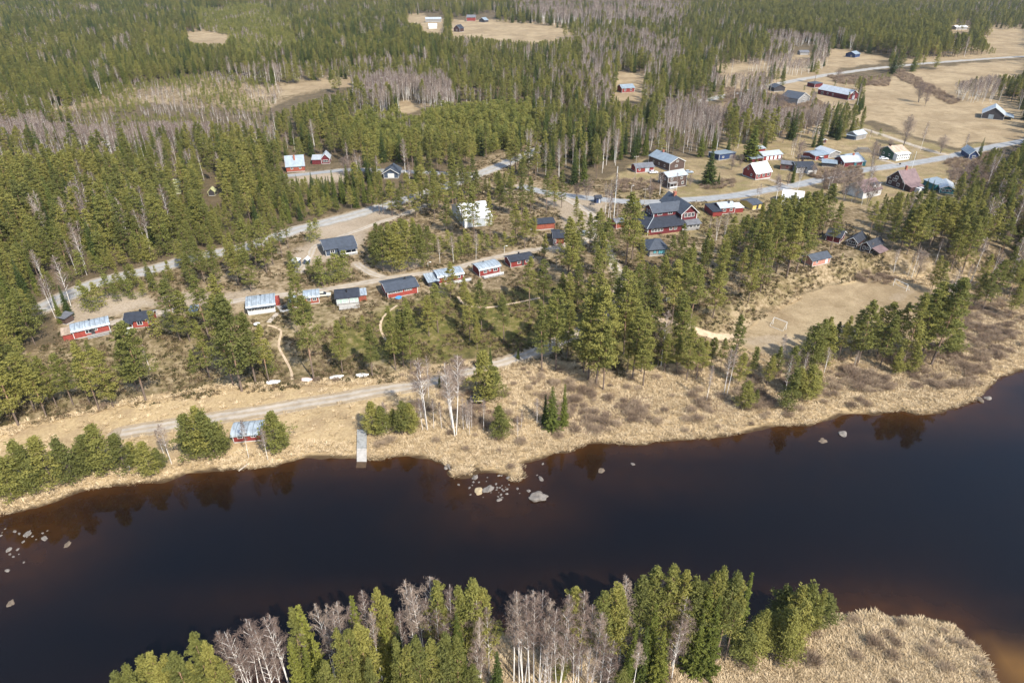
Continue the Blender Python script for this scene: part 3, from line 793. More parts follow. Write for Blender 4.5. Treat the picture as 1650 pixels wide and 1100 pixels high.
# ---- the lodge
def lodge():
    a = g1(1047, 379); b = g1(1127, 370)
    d = b - a; d.z = 0; ang = math.atan2(d.y, d.x); L = d.length
    root = empty('lodge', a, ang, 'big two storey dark red lodge with dark hipped and gabled roofs by the village road', 'lodge')
    k = L / 21.0
    S = lambda *v: [q * k for q in v]
    lw = MB().box(-1, 14.6 * k, 0, 13 * k, -.8, 2.9).build('wall', W_DARKRED, root)
    # skirt roof
    v = [(-1.9, -.8, 2.75), (14.9 * k, -.8, 2.75), (14.9 * k, 5.6 * k, 4.6), (4.0 * k, 5.6 * k, 4.6), (4.0 * k, 13.6 * k, 4.6), (-1.9, 13.8 * k, 2.75), (14.9 * k, 13.8 * k, 2.75), (14.9 * k, 9 * k, 4.6)]
    v2 = [(x, y, z + .16) for x, y, z in v]
    MB().add(v2, [(0, 1, 2, 3), (0, 3, 4, 5)]).add(v, [(0, 3, 2, 1), (0, 5, 4, 3)]).add([v[0], v[1], v2[1], v2[0]], [(0, 1, 2, 3)]).add([v[0], v[5], v2[5], v2[0]], [(0, 1, 2, 3)]).add([v[1], v[2], v2[2], v2[1]], [(0, 1, 2, 3)]).add([v[5], v[4], v2[4], v2[5]], [(0, 1, 2, 3)]).build('skirt_roof', R_BLACK, root)
    p, q = Vector((-1.9, -.8, 2.95)), Vector((4.0 * k, 5.6 * k, 4.8))
    MB().tube(p, q, .12).build('hip_flashing', R_PALE, root)
    # upper wing
    X0, X1, Y0, Y1 = 4.0 * k, 15.5 * k, 5.8 * k, 12.6 * k
    MB().prism([(Y0, 2.905), (Y1, 2.905), (Y1, 6.6), ((Y0 + Y1) / 2, 8.7), (Y0, 6.6)], X0, X1, 'x').build('wing_wall', W_DARKRED, root)
    W = Y1 - Y0
    pr = [(u_ + Y0, z) for u_, z in roof_profile('E', W, 6.6, 2.1, .6, .18)]
    MB().prism(pr, X0 - .6, X1 + 1.5 * k, 'x').build('wing_roof', R_SLATE, root)
    pf = [(u_ + Y0, z) for u_, z in roof_profile('E', W, 6.44, 2.1, .63, .24)]
    MB().prism(pf, X0 - .66, X0 - .61, 'x').build('bargeboard', TRIM, root)
    # main gable block
    MX0, MX1, MY0, MY1 = 14.2 * k, 20.6 * k, 2.6 * k, 19 * k
    mw = MX1 - MX0
    MB().prism([(MX0, -.8), (MX1, -.8), (MX1, 6.4), ((MX0 + MX1) / 2, 9.3), (MX0, 6.4)], MY0, MY1, 'y').build('gable_wall', W_DARKRED, root)
    pr = [(u_ + MX0, z) for u_, z in roof_profile('E', mw, 6.4, 2.9, .7, .2)]
    ro = MB().prism(pr, MY0 - .7, MY1 + .5, 'y').build('roof', R_SLATE, root)
    pf = [(u_ + MX0, z) for u_, z in roof_profile('E', mw, 6.2, 2.9, .73, .28)]
    MB().prism(pf, MY0 - .76, MY0 - .71, 'y').build('bargeboard', TRIM, root)
    cx = (MX0 + MX1) / 2
    MB().box(cx - .6, cx + .4, 14 * k, 15.2 * k, 8.6, 10.6).box(cx - .67, cx + .47, 13.93 * k, 15.27 * k, 10.603, 10.75).build('chimney', BRICK, ro)
    # corner boards
    for x, y, z0, z1 in ((MX0, MY0, 2.95, 6.3), (MX1, MY0, 0, 6.3), (X0, Y0, 4.75, 6.5), (-1, 0, 0, 2.7)):
        MB().box(x - .12, x + .12, y - .12, y + .12, z0, z1).build('corner_board', TRIM, root)
    for i in range(3): window(root, cx + (i - 1) * 1.55 * k, 5.3, 1.35 * k, 1.7, 'f', MY0)
    for i in range(2): window(root, X0 + (2.6 + i * 4.4) * k, 5.75, 1.9 * k, 1.2, 'f', Y0)
    for i in range(3): window(root, Y0 + (1.4 + i * 2.0) * k, 5.7, 1.1 * k, 1.5, 'l', X0)
    for i in range(4): window(root, (1.0 + i * 1.25) * k, 1.7, 1.15 * k, 1.3, 'f', 0)
    for i in range(2): window(root, (8.6 + i * 1.9) * k, 1.7, 1.3 * k, 1.3, 'f', 0)
    for i in range(4): window(root, (1.5 + i * 2.2) * k, 1.7, 1.2 * k, 1.3, 'l', -1)
    # glazed veranda
    vx0, vx1 = 15.0 * k, 21.0 * k
    vw = MB().box(vx0, vx1, .2 * k, MY0 - .03, -.8, 2.3).build('veranda', W_GREY, root)
    for i in range(4): window(vw, vx0 + (i + .5) * (vx1 - vx0) / 4, 1.5, 1.2 * k, 1.2, 'f', .2 * k)
    MB().prism([(-.5 * k, 2.35), (MY0 - .03, 3.3), (MY0 - .03, 3.45), (-.5 * k, 2.5)], vx0 - .3, vx1 + .5, 'x').build('veranda_roof', R_GREY, root)
    MB().box(13.5 * k, 14.4 * k, -.06, .02, 0, 2.1).build('door', TRIM, root)
    c = root.matrix_basis @ Vector((10 * k, 8 * k, 0))
    FOOT.append((c.x, c.y, 13)); BOXES.append((1036, 320, 1126, 380))


lodge()

# ---- village
V = house
V('cottage', 'red cottage with pale metal roof and two white windows beside the lodge', 'house', (1160, 345.8), (1183, 343.7), 6.5, 2.7, 1.2, 'E', W_RED, R_PALE, fw=[(.28, 1.3, 1.2, 1.65), (.75, 1.3, 1.2, 1.65)], chim=(.72, .35, 1.0, SOOT),
  extra=lambda *a: (annex(lambda p, q: p - 4.2, lambda p, q: p - .02, lambda p, q: p - 1.6, lambda p, q: q - .8, 2.0, 2.9, W_RED, R_BLACK, 'porch_wing', 'porch_wing_roof')(*a), annex(lambda p, q: q + .03, lambda p, q: q + 4.2, lambda p, q: p + .5, lambda p, q: q - 1.5, 2.0, 2.5, W_RED, R_WHITE, 'side_wing', 'side_wing_roof')(*a)))
V('hut', 'dark roofed hut with raw yellow pine front below the village road', 'shed', (1212, 339), (1226, 336), 7.0, 2.3, .9, 'E', W_YELLOW, R_SLATE, trim=NEWWOOD, door=(.55, 1.2, 1.8, W_DARK))
V('kiosk', 'small navy blue kiosk with dark pitched roof at the car park', 'kiosk', (960.5, 328), (968, 327.3), 2.2, 2.5, .7, 'E', W_NAVY, R_BLACK, trim=TRIMD, door=(.7, .7, 1.8, R_PALE), oh=.45, base=.1)
V('house', 'two storey weathered brown house with white metal roof and front balcony', 'house', (1075, 304), (1105, 299.6), 7.0, 5.3, 1.3, 'E', W_BROWN, R_PALE, fw=[(.2, 1.2, 1.2, 4.1), (.72, 1.2, 1.2, 4.1), (.8, 1.3, 1.3, 1.8)], lw=[(.3, 1.0, 1.2, 4.0), (.7, 1.0, 1.2, 1.8)],
  extra=posts_porch(.02, .42, 1.6, 2.5, W_GREY, TRIM))
V('house', 'brown boarded house with wide blue grey metal roof and brick chimney', 'house', (1078, 276.5), (1102, 272.5), 16.0, 3.9, 2.2, 'G', W_BROWN, R_BLUEG, fw=[(.45, 1.6, 1.0, 2.0), (.5, 1.4, .9, 4.3)], chim=(.5, .7, 1.0, BRICK), lw=row(3, .1, .9, 1.1, 1.2, 1.8))
V('outbuilding', 'long red outbuilding with pale grey roof beside a parked white car', 'shed', (1025, 279), (1053, 277), 6.0, 2.5, 1.3, 'E', W_RED, R_GREY, door=(.62, 2.2, 2.0, R_PALE), fw=[(.18, 1.0, 1.0, 1.6)])
V('carport', 'navy blue carport shed with pale flat roof near dense birches', 'shed', (1158, 259), (1184, 254.9), 8.0, 2.4, .6, 'M', W_NAVY, R_BLUEG, trim=TRIM, fw=[(.25, 1.2, .9, 1.5)], door=(.75, 2.0, 1.9, W_GREY), lw=[(.5, 1.1, .9, 1.5)])
V('house', 'red house with steep bright white roof and three white windows', 'house', (1217, 290.5), (1241, 287.5), 8.5, 3.3, 3.6, 'E', W_RED, R_WHITE, fw=row(3, .04, .98, 1.5, 1.4, 1.95), lw=[(.35, 1.0, 1.2, 1.9), (.65, 1.0, 1.2, 4.4)], base=.6)
V('barn', 'low red barn with silver roof and four white doors behind the white roofed house', 'barn', (1229, 260), (1259, 257.3), 7.0, 2.7, 1.2, 'E', W_RED, R_PALE, fw=row(4, .12, .98, 1.5, 1.9, 1.35), glass=R_WHITE)
V('shed', 'dark open shed with blue grey roof joined to the low red barn', 'shed', (1211, 263), (1228, 260.5), 5.0, 2.1, .6, 'N', W_DARKRED, R_BLUEG, corner=False)
V('shed', 'little red shed with pale roof peeping out behind the round spruce', 'shed', (1222, 248), (1232, 247), 4.0, 2.6, .5, 'N', W_RED, R_PALE, corner=False)
V('shed', 'brown shed with mossy grey roof next to the dark roofed house', 'shed', (1257, 273.5), (1274, 275.2), 6.0, 2.9, .9, 'E', W_BROWN, R_GREY, trim=TRIMR, fw=[(.6, 1.0, 1.1, 1.7)])
V('house', 'grey house with dark roof and a small white glazed porch', 'house', (1283, 279), (1312, 278), 8.5, 2.7, 1.5, 'E', W_GREY, R_BLACK, fw=[(.22, 1.2, 1.4, 1.7)], chim=(.5, .6, 1.0, W_BRDARK),
  extra=lambda *a: annex(lambda p, q: q - 4.4, lambda p, q: q - .1, lambda p, q: p - 2.2, lambda p, q: p - .03, 2.1, 2.6, W_WHITE, R_BLACK, 'glazed_porch', 'porch_roof')(*a))
V('garage', 'red garage with white fascia and silver roof, a pale van parked inside its yard', 'garage', (1313, 259), (1334, 256), 8.5, 2.4, .8, 'E', W_RED, R_BLUEG, door=(.45, 3.4, 2.1, W_GREY))
V('garage', 'grey fronted garage with silver gable roof between the red garage and red house', 'garage', (1335, 255), (1352, 252.5), 10.0, 2.4, 1.2, 'G', W_GREY, R_PALE)
V('house', 'red gabled house with pale roof and two small white windows facing the dark house', 'house', (1343, 263.5), (1359, 269.8), 10.0, 2.7, 2.0, 'G', W_DARKRED, R_PALE, fw=[(.3, 1.1, 1.2, 1.7), (.72, 1.0, 1.2, 1.7)], chim=(.5, .7, .9, BRICK), rw=[(.6, 1.2, 1.2, 1.6)])
V('house', 'pale house with silver roof and glazed teal banded veranda', 'house', (1369, 267.8), (1389, 265.6), 9.0, 3.0, 1.8, 'E', W_GREY, R_BLUEG, fw=row(4, .12, .95, 1.1, 1.0, 1.6),
  extra=lambda *a: annex(lambda p, q: p + .6, lambda p, q: q, lambda p, q: p - 2.0, lambda p, q: p - .07, 2.2, 2.6, W_TEAL, R_BLUEG, 'veranda', 'veranda_roof')(*a))
V('carport', 'low open carport with blue grey roof in front of the red garage', 'carport', (1324, 268.5), (1347, 270.2), 5.5, 1.9, .35, 'N', W_DARK, R_BLUEG, corner=False, trim=TRIMR)
V('house', 'dark green house with rusty tan roof and white two row glazed porch', 'house', (1438, 258), (1459, 255.4), 9.5, 3.8, 2.0, 'E', W_GREEN, R_TAN, lw=[(.3, 1.1, 1.2, 1.9), (.68, 1.1, 1.2, 1.9)], chim=(.12, .5, .9, W_BRDARK),
  extra=lambda root, x0, x1, y0, y1, ln, z0: (lambda a: [window(a, x0 + (i + .5) * ln / 6, zz, .8, .8, 'f', y0 - 2.2, TRIM, GLASS, 1) for i in range(6) for zz in (1.2, 2.55)])(annex(lambda p, q: p, lambda p, q: q, lambda p, q: p - 2.2, lambda p, q: p - .08, 3.2, 3.6, W_WHITE, R_WHITE, 'glazed_porch', 'porch_roof')(root, x0, x1, y0, y1, ln, z0)))
V('shed', 'grey shed with light gabled roof at the edge of the dry field', 'shed', (1379, 226.2), (1394.5, 222.8), 6.0, 2.8, 1.5, 'E', W_GREY, R_PALE)
V('shed', 'low slate shed with blue roof built against the grey field shed', 'shed', (1363, 224), (1376.5, 226.3), 4.5, 2.2, .5, 'N', W_SLATEBLUE, R_BLUEG, corner=False)
V('outhouse', 'tiny red outhouse with white edged roof beside the dark spruce', 'outhouse', (1324.5, 231.3), (1330.5, 231), 2.2, 2.0, .5, 'G', W_DARKRED, R_GREY, corner=False, door=(.6, .8, 1.7, W_DARK))
V('barn', 'very long red barn with pale roof, white gable door and small gable window', 'barn', (1317, 151.5), (1366, 162), 10.0, 3.6, 2.8, 'E', W_DARKRED, R_PALE, rw=[(.5, 1.6, 1.4, 4.2)], door=(.5, 2.4, 2.6, R_WHITE, 'r'), fw=[(.15, 1.8, 2.0, 1.4), (.33, 1.2, 1.2, 1.8), (.5, 1.2, 1.2, 1.8)])
V('shed', 'square red shed with low dark hipped roof behind the long red barn', 'shed', (1300, 139.3), (1312, 142), 8.5, 3.0, 1.3, 'H', W_DARKRED, R_SLATE)
V('shed', 'tarred shed with dark roof standing below the far road', 'shed', (1247, 148), (1264, 147), 8.0, 2.8, 1.8, 'G', W_DARK, R_SLATE, trim=TRIMD)
V('house', 'grey gabled house with dark roof behind leaning birches', 'house', (1284, 170), (1303, 166), 13.0, 4.2, 3.2, 'G', W_GREY, R_SLATE, fw=[(.5, 1.4, 1.4, 2.2), (.5, 1.2, 1.2, 4.9)])
V('shed', 'navy shed with pale blue roof standing alone in the field above the far road', 'shed', (1362, 92), (1377, 93.5), 10.0, 3.3, 2.0, 'G', W_NAVY, R_BLUEG, trim=TRIMD, door=(.6, 1.8, 2.2, W_GREY))
V('shack', 'old grey shack with pale roof at the edge of the far birches', 'shed', (1289, 89), (1303, 88.8), 6.0, 2.6, 1.5, 'E', W_GREY, R_GREY, corner=False)
V('shed', 'long low white roofed shed beyond the tall forest near the far fields', 'shed', (1540, 48.5), (1558, 48), 9.0, 3.0, 1.5, 'E', W_GREY, R_WHITE, corner=False)
V('barn', 'big dark barn with pale blue gable roof and lean-to beyond the dry field', 'barn', (1580.5, 190.8), (1616, 194.3), 14.0, 3.3, 4.0, 'G', W_DARK, R_PALE, trim=TRIM, door=(.42, 2.8, 2.6, R_BLUEG),
  extra=lambda root, x0, x1, y0, y1, ln, z0: MB().prism([(x1 + .3, 2.6), (x1 + 5.5, 1.4), (x1 + 5.5, 1.6), (x1 + .3, 2.8)], y0 + 3, y1, 'y').build('lean_to_roof', R_BLUEG, root))
V('house', 'navy walled house with blue grey roof where the field track meets the road', 'house', (1560, 257.8), (1574, 258.5), 11.0, 3.0, 2.0, 'G', W_NAVY, R_BLUEG, fw=[(.5, 1.4, 1.2, 1.8)])
V('house', 'tall dark brown gabled house with white windows and brick chimney by a flagpole', 'house', (1427, 297.3), (1455, 306.8), 9.0, 3.3, 4.4, 'G', W_BRDARK, R_PURP, fw=[(.2, 1.4, 1.4, 1.7), (.66, 1.4, 1.4, 1.7), (.5, 1.6, 1.3, 4.6), (.42, 2.2, 1.2, 3.3), (.14, .6, .7, 3.6), (.86, .6, .7, 3.6)], chim=(.5, .45, 1.6, BRICK),
  extra=lambda root, x0, x1, y0, y1, ln, z0: (MB().prism([(x1 + .03, -.6), (x1 + 3.2, -.6), (x1 + 3.2, 2.2), (x1 + .03, 3.0)], y0 + .4, y1 - 1.5, 'y').build('side_wing', W_BRDARK, root), MB().prism([(x1 + .03, 3.03), (x1 + 3.6, 2.2), (x1 + 3.6, 2.35), (x1 + .03, 3.2)], y0 + .1, y1 - 1.2, 'y').build('side_wing_roof', R_PURP, root),
      MB().box(x1 + 3.22, x1 + 5.6, y0 + 3, y0 + 6.5, -.6, 2.1).build('white_porch', W_WHITE, root)))
V('house', 'white house with brown roof and blue dormer behind bare birches', 'house', (1389, 321), (1418, 314.6), 9.0, 3.2, 3.4, 'E', W_WHITE, R_PURP, fw=[(.25, 1.3, 1.3, 1.8), (.75, 1.6, 1.3, 1.8)],
  extra=lambda root, x0, x1, y0, y1, ln, z0: (MB().box(x0 + ln * .55, x0 + ln * .95, y0 + .5, y0 + 3.6, 3.0, 5.3).build('dormer', W_WHITE, root), MB().box(x0 + ln * .5, x1, y0 + .2, y0 + 4.2, 5.303, 5.45).build('dormer_roof', R_SLATE, root)))
V('shed', 'teal shed with light blue roof beside a dark spruce', 'shed', (1505, 307.5), (1526, 303), 6.0, 2.7, .6, 'N', W_TEAL, R_BLUEG, trim=TRIM, corner=False)
V('workshop', 'teal workshop with wide pale gable roof partly behind bare birches', 'shed', (1513, 311), (1536, 314), 11.0, 2.4, 1.3, 'G', W_TEAL, R_PALE, fw=row(3, .1, .9, 1.2, 1.2, 1.5), door=(.9, 1.0, 1.9, W_TEAL))
V('house', 'white house with white roof half hidden by pines below the village road', 'house', (1258, 331), (1290, 334), 9.0, 3.4, 2.0, 'E', W_WHITE, R_WHITE, fw=row(3, .1, .9, 1.2, 1.3, 1.8), show=False)
V('cabin', 'dark roofed red cabin with sunlit salmon gable wall above the football field', 'cabin', (1330, 387.7), (1352, 393.2), 6.5, 2.4, 1.6, 'E', W_DARKRED, R_BLACK, oh=.5)
V('cabin', 'brown cabin with black roof, middle of three stepping down to the football field', 'cabin', (1364, 395.5), (1379.5, 399.5), 8.0, 2.2, 1.4, 'G', W_BRDARK, R_BLACK, oh=.5, fw=[(.5, 2.4, 1.3, 1.4)])
V('cabin', 'brown cabin with black roof and rusty lean-to above the football field', 'cabin', (1385.5, 403.3), (1400.5, 408.3), 8.0, 2.3, 1.5, 'G', W_BRDARK, R_BLACK, oh=.5, fw=[(.35, 1.1, 1.4, 1.4), (.75, 1.0, 1.0, 1.5)],
  extra=lambda root, x0, x1, y0, y1, ln, z0: MB().prism([(x1 + .45, 2.0), (x1 + 3.6, 1.0), (x1 + 3.6, 1.15), (x1 + .45, 2.15)], y0, y1 - 2, 'y').build('lean_to_roof', R_PURP, root))
V('hut', 'small red hut with dark roof and white door on the slope by the football field', 'shed', (1308, 430), (1336, 423.6), 4.6, 2.3, 1.2, 'E', W_SALMON, R_SLATE, fw=[(.25, 1.0, 1.1, 1.5)], door=(.8, 1.1, 1.9, TRIM))

# ---- forest edge and far farms
V('house', 'red house with blue grey roof and brick chimney at the edge of the dark spruces', 'house', (462.5, 278), (491.5, 276), 7.5, 2.9, 4.0, 'E', W_ORANGE, R_BLUEG, trim=TRIMR, frame=TRIM, fw=[(.3, 1.1, 1.2, 1.9), (.76, 1.1, 1.2, 1.9)], chim=(.5, .3, 2.0, BRICK))
V('cottage', 'dark red cottage with grey roofs and white glazed gable porch on a sandy lot', 'house', (518.5, 264.8), (532, 264), 6.5, 2.9, 2.2, 'G', W_DARKRED, R_PALE, fw=[(.5, 2.6, 1.2, 1.5)],
  extra=lambda *a: annex(lambda p, q: p - 4.6, lambda p, q: p - .03, lambda p, q: p + .4, lambda p, q: q - .4, 2.3, 3.2, W_DARKRED, R_PALE, 'side_wing', 'side_wing_roof')(*a))
V('garage', 'black roofed garage with white edged gable facing the forest road', 'garage', (619, 288), (642, 287.6), 8.0, 2.7, 2.0, 'G', W_SLATEBLUE, R_SLATE, oh=.7, chim=(.5, .5, .5, SOOT), door=(.5, 3.0, 2.1, W_WHITE))
V('house', 'lone red house with blue grey roof in a clearing ringed by bare birches', 'house', (1002, 150), (1022, 148.5), 8.5, 3.2, 2.0, 'E', W_RED, R_BLUEG, fw=[(.25, 1.4, 1.6, 1.8), (.72, 1.4, 1.6, 1.8)], rw=[(.5, 1.2, 1.2, 1.8)])
V('playhouse', 'little white columned playhouse with pale yellow roof among young pines', 'playhouse', (336.5, 316), (347, 315.5), 3.0, 1.9, 1.4, 'G', W_DARK, R_YELLOW, trim=R_YELLOW, oh=.25)
V('shed', 'tall pale yellow shed standing between the pines', 'shed', (284, 313), (293, 312), 5.0, 3.4, 1.6, 'N', W_PALEY, R_YELLOW, corner=False, show=False)
V('outhouse', 'brown outhouse with flat grey roof under the spruces near the end cabin', 'outhouse', (97, 521), (107.5, 523.5), 2.6, 2.1, .3, 'N', W_BROWN, R_GREY, corner=False)
V('shed', 'red shed with curved silver roof on the river bank behind two birches', 'shed', (377.5, 714), (423, 709.5), 4.6, 2.0, .8, 'A', W_RED, R_SILVER, fw=[(.25, 1.2, .7, 1.5), (.72, 1.2, .7, 1.5)], show=True)
V('farmhouse', 'white roofed farm cottage beside dark spruces at the far field', 'house', (691, 47), (704, 46.8), 9.0, 3.4, 2.6, 'E', W_WHITE, R_WHITE)
V('farmhouse', 'dark farmhouse with black gable roof and white bargeboards at the far field', 'house', (731, 51.5), (741, 52.2), 10.0, 4.2, 4.0, 'G', W_BRDARK, R_BLACK, fw=[(.5, 1.6, 1.6, 2.2)])
V('barn', 'red barn with dull green roof at the far corner of the far field', 'barn', (752, 34.6), (766, 34.4), 12.0, 5.0, 3.0, 'E', W_RED, R_GREY)
V('farmhouse', 'pale grey farm building with long roof among trunks by the far field', 'house', (686, 36), (711, 35.8), 10.0, 4.0, 2.0, 'E', W_GREY, R_PALE)
V('shed', 'light blue roofed shed beside the red barn at the far field', 'shed', (772, 36), (781, 36.6), 8.0, 3.0, 3.0, 'G', W_DARK, R_BLUEG, corner=False)

# ------------------------------------------------------------------ plant materials
def leafmat(name, stops, rough=.75, trans=.25, nscale=.45):
    m = bpy.data.materials.new(name); nt, nd, lk, bs = nodes(m)
    oi = nd.new('ShaderNodeObjectInfo'); tc = nd.new('ShaderNodeTexCoord')
    n = noise(nt, tc.outputs['Object'], nscale, 4, .7)
    v = math_(nt, 'ADD', math_(nt, 'MULTIPLY', oi.outputs['Random'], .6), math_(nt, 'MULTIPLY', n, .55))
    c = ramp(nt, v, stops)
    lk.new(c, bs.inputs['Base Color']); bs.inputs['Roughness'].default_value = rough; bs.inputs['Specular IOR Level'].default_value = .2
    t = nd.new('ShaderNodeBsdfTranslucent'); lk.new(c, t.inputs['Color'])
    mx = nd.new('ShaderNodeMixShader'); mx.inputs[0].default_value = trans
    lk.new(bs.outputs[0], mx.inputs[1]); lk.new(t.outputs[0], mx.inputs[2]); lk.new(mx.outputs[0], nd['Material Output'].inputs[0])
    return m


L_PINE = leafmat('pine_needles', [(.2, (.115, .124, .037)), (.5, (.178, .180, .047)), (.8, (.265, .246, .064))], trans=.35)
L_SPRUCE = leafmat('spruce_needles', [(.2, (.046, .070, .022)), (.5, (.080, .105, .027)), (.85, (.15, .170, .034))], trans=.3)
L_YOUNG = leafmat('young_pine_needles', [(.2, (.13, .145, .036)), (.5, (.20, .208, .05)), (.85, (.29, .27, .07))], trans=.35)
L_TWIG = leafmat('birch_twigs', [(.2, (.13, .092, .076)), (.5, (.205, .150, .122)), (.85, (.30, .232, .18))], .9, .1)
L_BUSH = leafmat('willow_twigs', [(.2, (.17, .12, .085)), (.5, (.26, .19, .135)), (.85, (.38, .29, .20))], .9, .1)
L_TUFT = leafmat('dry_grass_blades', [(.2, (.30, .22, .125)), (.5, (.50, .385, .235)), (.85, (.66, .53, .35))], .9, .2)
L_HEATH = leafmat('heather_sprigs', [(.2, (.035, .038, .012)), (.45, (.085, .07, .028)), (.65, (.15, .105, .06)), (.9, (.24, .185, .11))], .9, .15)


def barkmat(name, lo, hi, zsplit):
    m = bpy.data.materials.new(name); nt, nd, lk, bs = nodes(m)
    tc = nd.new('ShaderNodeTexCoord'); sx = nd.new('ShaderNodeSeparateXYZ'); lk.new(tc.outputs['Object'], sx.inputs[0])
    n = noise(nt, tc.outputs['Object'], 2.5, 4, .7)
    f = math_(nt, 'ADD', math_(nt, 'MULTIPLY', math_(nt, 'SUBTRACT', sx.outputs[2], zsplit), .25), math_(nt, 'MULTIPLY', n, .5), clamp=True)
    c = mixc(nt, f, lo, hi)
    c = mixc(nt, math_(nt, 'MULTIPLY', ramp(nt, n, [(.55, (0, 0, 0)), (.7, (1, 1, 1))]), .5), c, [v * .45 for v in hi])
    lk.new(c, bs.inputs['Base Color']); bs.inputs['Roughness'].default_value = .9
    return m


B_PINE = barkmat('pine_bark', (.15, .11, .085), (.33, .20, .125), 5)
B_SPRUCE = barkmat('spruce_bark', (.11, .085, .065), (.15, .11, .085), 4)
B_BIRCH = barkmat('birch_bark', (.60, .56, .51), (.74, .70, .65), 2)
B_GREYB = barkmat('grey_bark', (.17, .14, .12), (.24, .205, .18), 3)
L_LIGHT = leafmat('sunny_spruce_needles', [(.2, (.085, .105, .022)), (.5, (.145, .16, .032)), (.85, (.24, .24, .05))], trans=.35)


class Quads:
    """many small faces made at once"""
    def __init__(s): s.c = []; s.a = []; s.b = []

    def add(s, c, a, b):
        s.c.append(np.atleast_2d(c)); s.a.append(np.atleast_2d(a)); s.b.append(np.atleast_2d(b))

    def into(s, mb, m=0, taper=.45):
        c = np.concatenate(s.c); a = np.concatenate(s.a); b = np.concatenate(s.b)
        v = np.stack([c - a - b * taper, c - a + b * taper, c + a * .35 + b, c + a, c + a * .35 - b], 1)
        k = len(mb.v); n = len(c)
        mb.v += [tuple(q) for q in v.reshape(-1, 3)]
        mb.f += [tuple(range(k + i * 5, k + i * 5 + 5)) for i in range(n)]
        mb.m += [m] * n


def unit(v): return v / (np.linalg.norm(v, axis=-1, keepdims=True) + 1e-9)


def clump(Q, rng, c, rx, rz, n, size, outdir, up=.55, asp=.4):
    """a branch tuft: small faces spread through a flattened ellipsoid, tips pointing out and up"""
    p = unit(rng.normal(size=(n, 3))) * rng.random((n, 1)) ** .4
    pos = c + p * np.array([rx, rx, rz])
    ax = unit(outdir * .7 + rng.normal(size=(n, 3)) * .75 + np.array([0, 0, up * .5]))
    nr = unit(rng.normal(size=(n, 3)) * .7 + np.array([0, 0, up * 1.4]) + outdir * .5)
    bx = unit(np.cross(nr, ax))
    s = size * (.6 + .8 * rng.random((n, 1)))
    Q.add(pos, ax * s, bx * s * asp)


def bend(rng, H, amt):
    ph, k = rng.random(2) * 6.28
    return lambda z: np.array([math.sin(ph + z / H * 2.2) - math.sin(ph), math.sin(k + z / H * 1.9) - math.sin(k), 0]) * amt


def trunk(mb, bf, H, r0, n=7, top=.03, sides=6, m=0):
    for i in range(n):
        z0, z1 = H * i / n, H * (i + 1) / n
        p, q = bf(z0) + np.array([0, 0, z0 - (.5 if i == 0 else 0)]), bf(z1) + np.array([0, 0, z1])
        f0, f1 = (1 - i / n) ** .8, (1 - (i + 1) / n) ** .8
        mb.tube(p, q, max(top, r0 * f0), max(top, r0 * f1), sides, m, cap=False)


def pine(seed, H=20, cb=.30, Rm=2.7, nc=135, per=40, size=.2, tipround=.55, r0=.2):
    rng = np.random.default_rng(seed); bf = bend(rng, H, .25)
    T = MB(); trunk(T, bf, H * .97, r0)
    Q = Quads(); lop = rng.random(3) * 6.28
    for i in range(nc):
        t = (i + rng.random()) / nc; t = t ** .9
        z = H * (cb + (1 - cb) * t)
        prof = Rm * (1 - t) ** tipround * min(1, .45 + t * 2.6)
        a = i * 2.4 + rng.normal() * .5
        prof *= 1 + .34 * math.sin(a * 2 + lop[0] + z * .7) + .22 * math.sin(a * 3 + lop[1] - z * .9)
        if rng.random() < .16: continue
        rr = prof * (.3 + .75 * rng.random() ** .6) * (1.22 if rng.random() < .15 else 1)
        o = np.array([math.cos(a), math.sin(a), 0])
        c = bf(z) + o * rr + np.array([0, 0, z + rng.normal() * .25 + .12 * rr])
        cs = (.5 + .5 * (1 - t)) * (.75 + .5 * rng.random())
        clump(Q, rng, c, cs * 1.12, cs * .36, per, size, o)
        if i % 5 == 0 and rr > .8: T.tube(bf(z - .5 * rr) + np.array([0, 0, z - .45 * rr]), c, .05, .02, 4, 0, False)
    for i in range(3):
        z = H * cb * (.45 + .5 * rng.random()); a = rng.random() * 6.28; T.tube(bf(z) + np.array([0, 0, z]), bf(z) + np.array([math.cos(a) * 1.1, math.sin(a) * 1.1, z + .1]), .035, .01, 3, 0, False)
    C = MB(); Q.into(C); return T, C


def spruce(seed, H=18, Rm=2.5, levels=26, size=.36, cb=.06):
    rng = np.random.default_rng(seed); bf = bend(rng, H, .08)
    T = MB(); trunk(T, bf, H * .98, .19)
    Q = Quads()
    for L in range(levels):
        t = L / (levels - 1); z = H * (cb + (1 - cb) * t ** .95)
        rad = Rm * (1 - t) ** .82 * (.82 + .3 * rng.random()) + .12
        nb = max(3, int(9 * (1 - t) + 3))
        a0 = rng.random() * 6.28
        for b in range(nb):
            a = a0 + b * 6.283 / nb + rng.normal() * .2; rl = rad * (.55 + .6 * rng.random())
            o = np.array([math.cos(a), math.sin(a), 0]); k = max(2, int(rl / .42) + 1)
            for j in range(k):
                s = (j + .7) / k
                c = bf(z) + o * rl * s + np.array([0, 0, z - .32 * rl * s + .16 * rl * s * s])
                clump(Q, rng, c, .26 + .14 * (1 - s), .13, 7, size * .72 * (.7 + .4 * (1 - t)), o * .9 - np.array([0, 0, .25]), .35)
    C = MB(); Q.into(C); return T, C


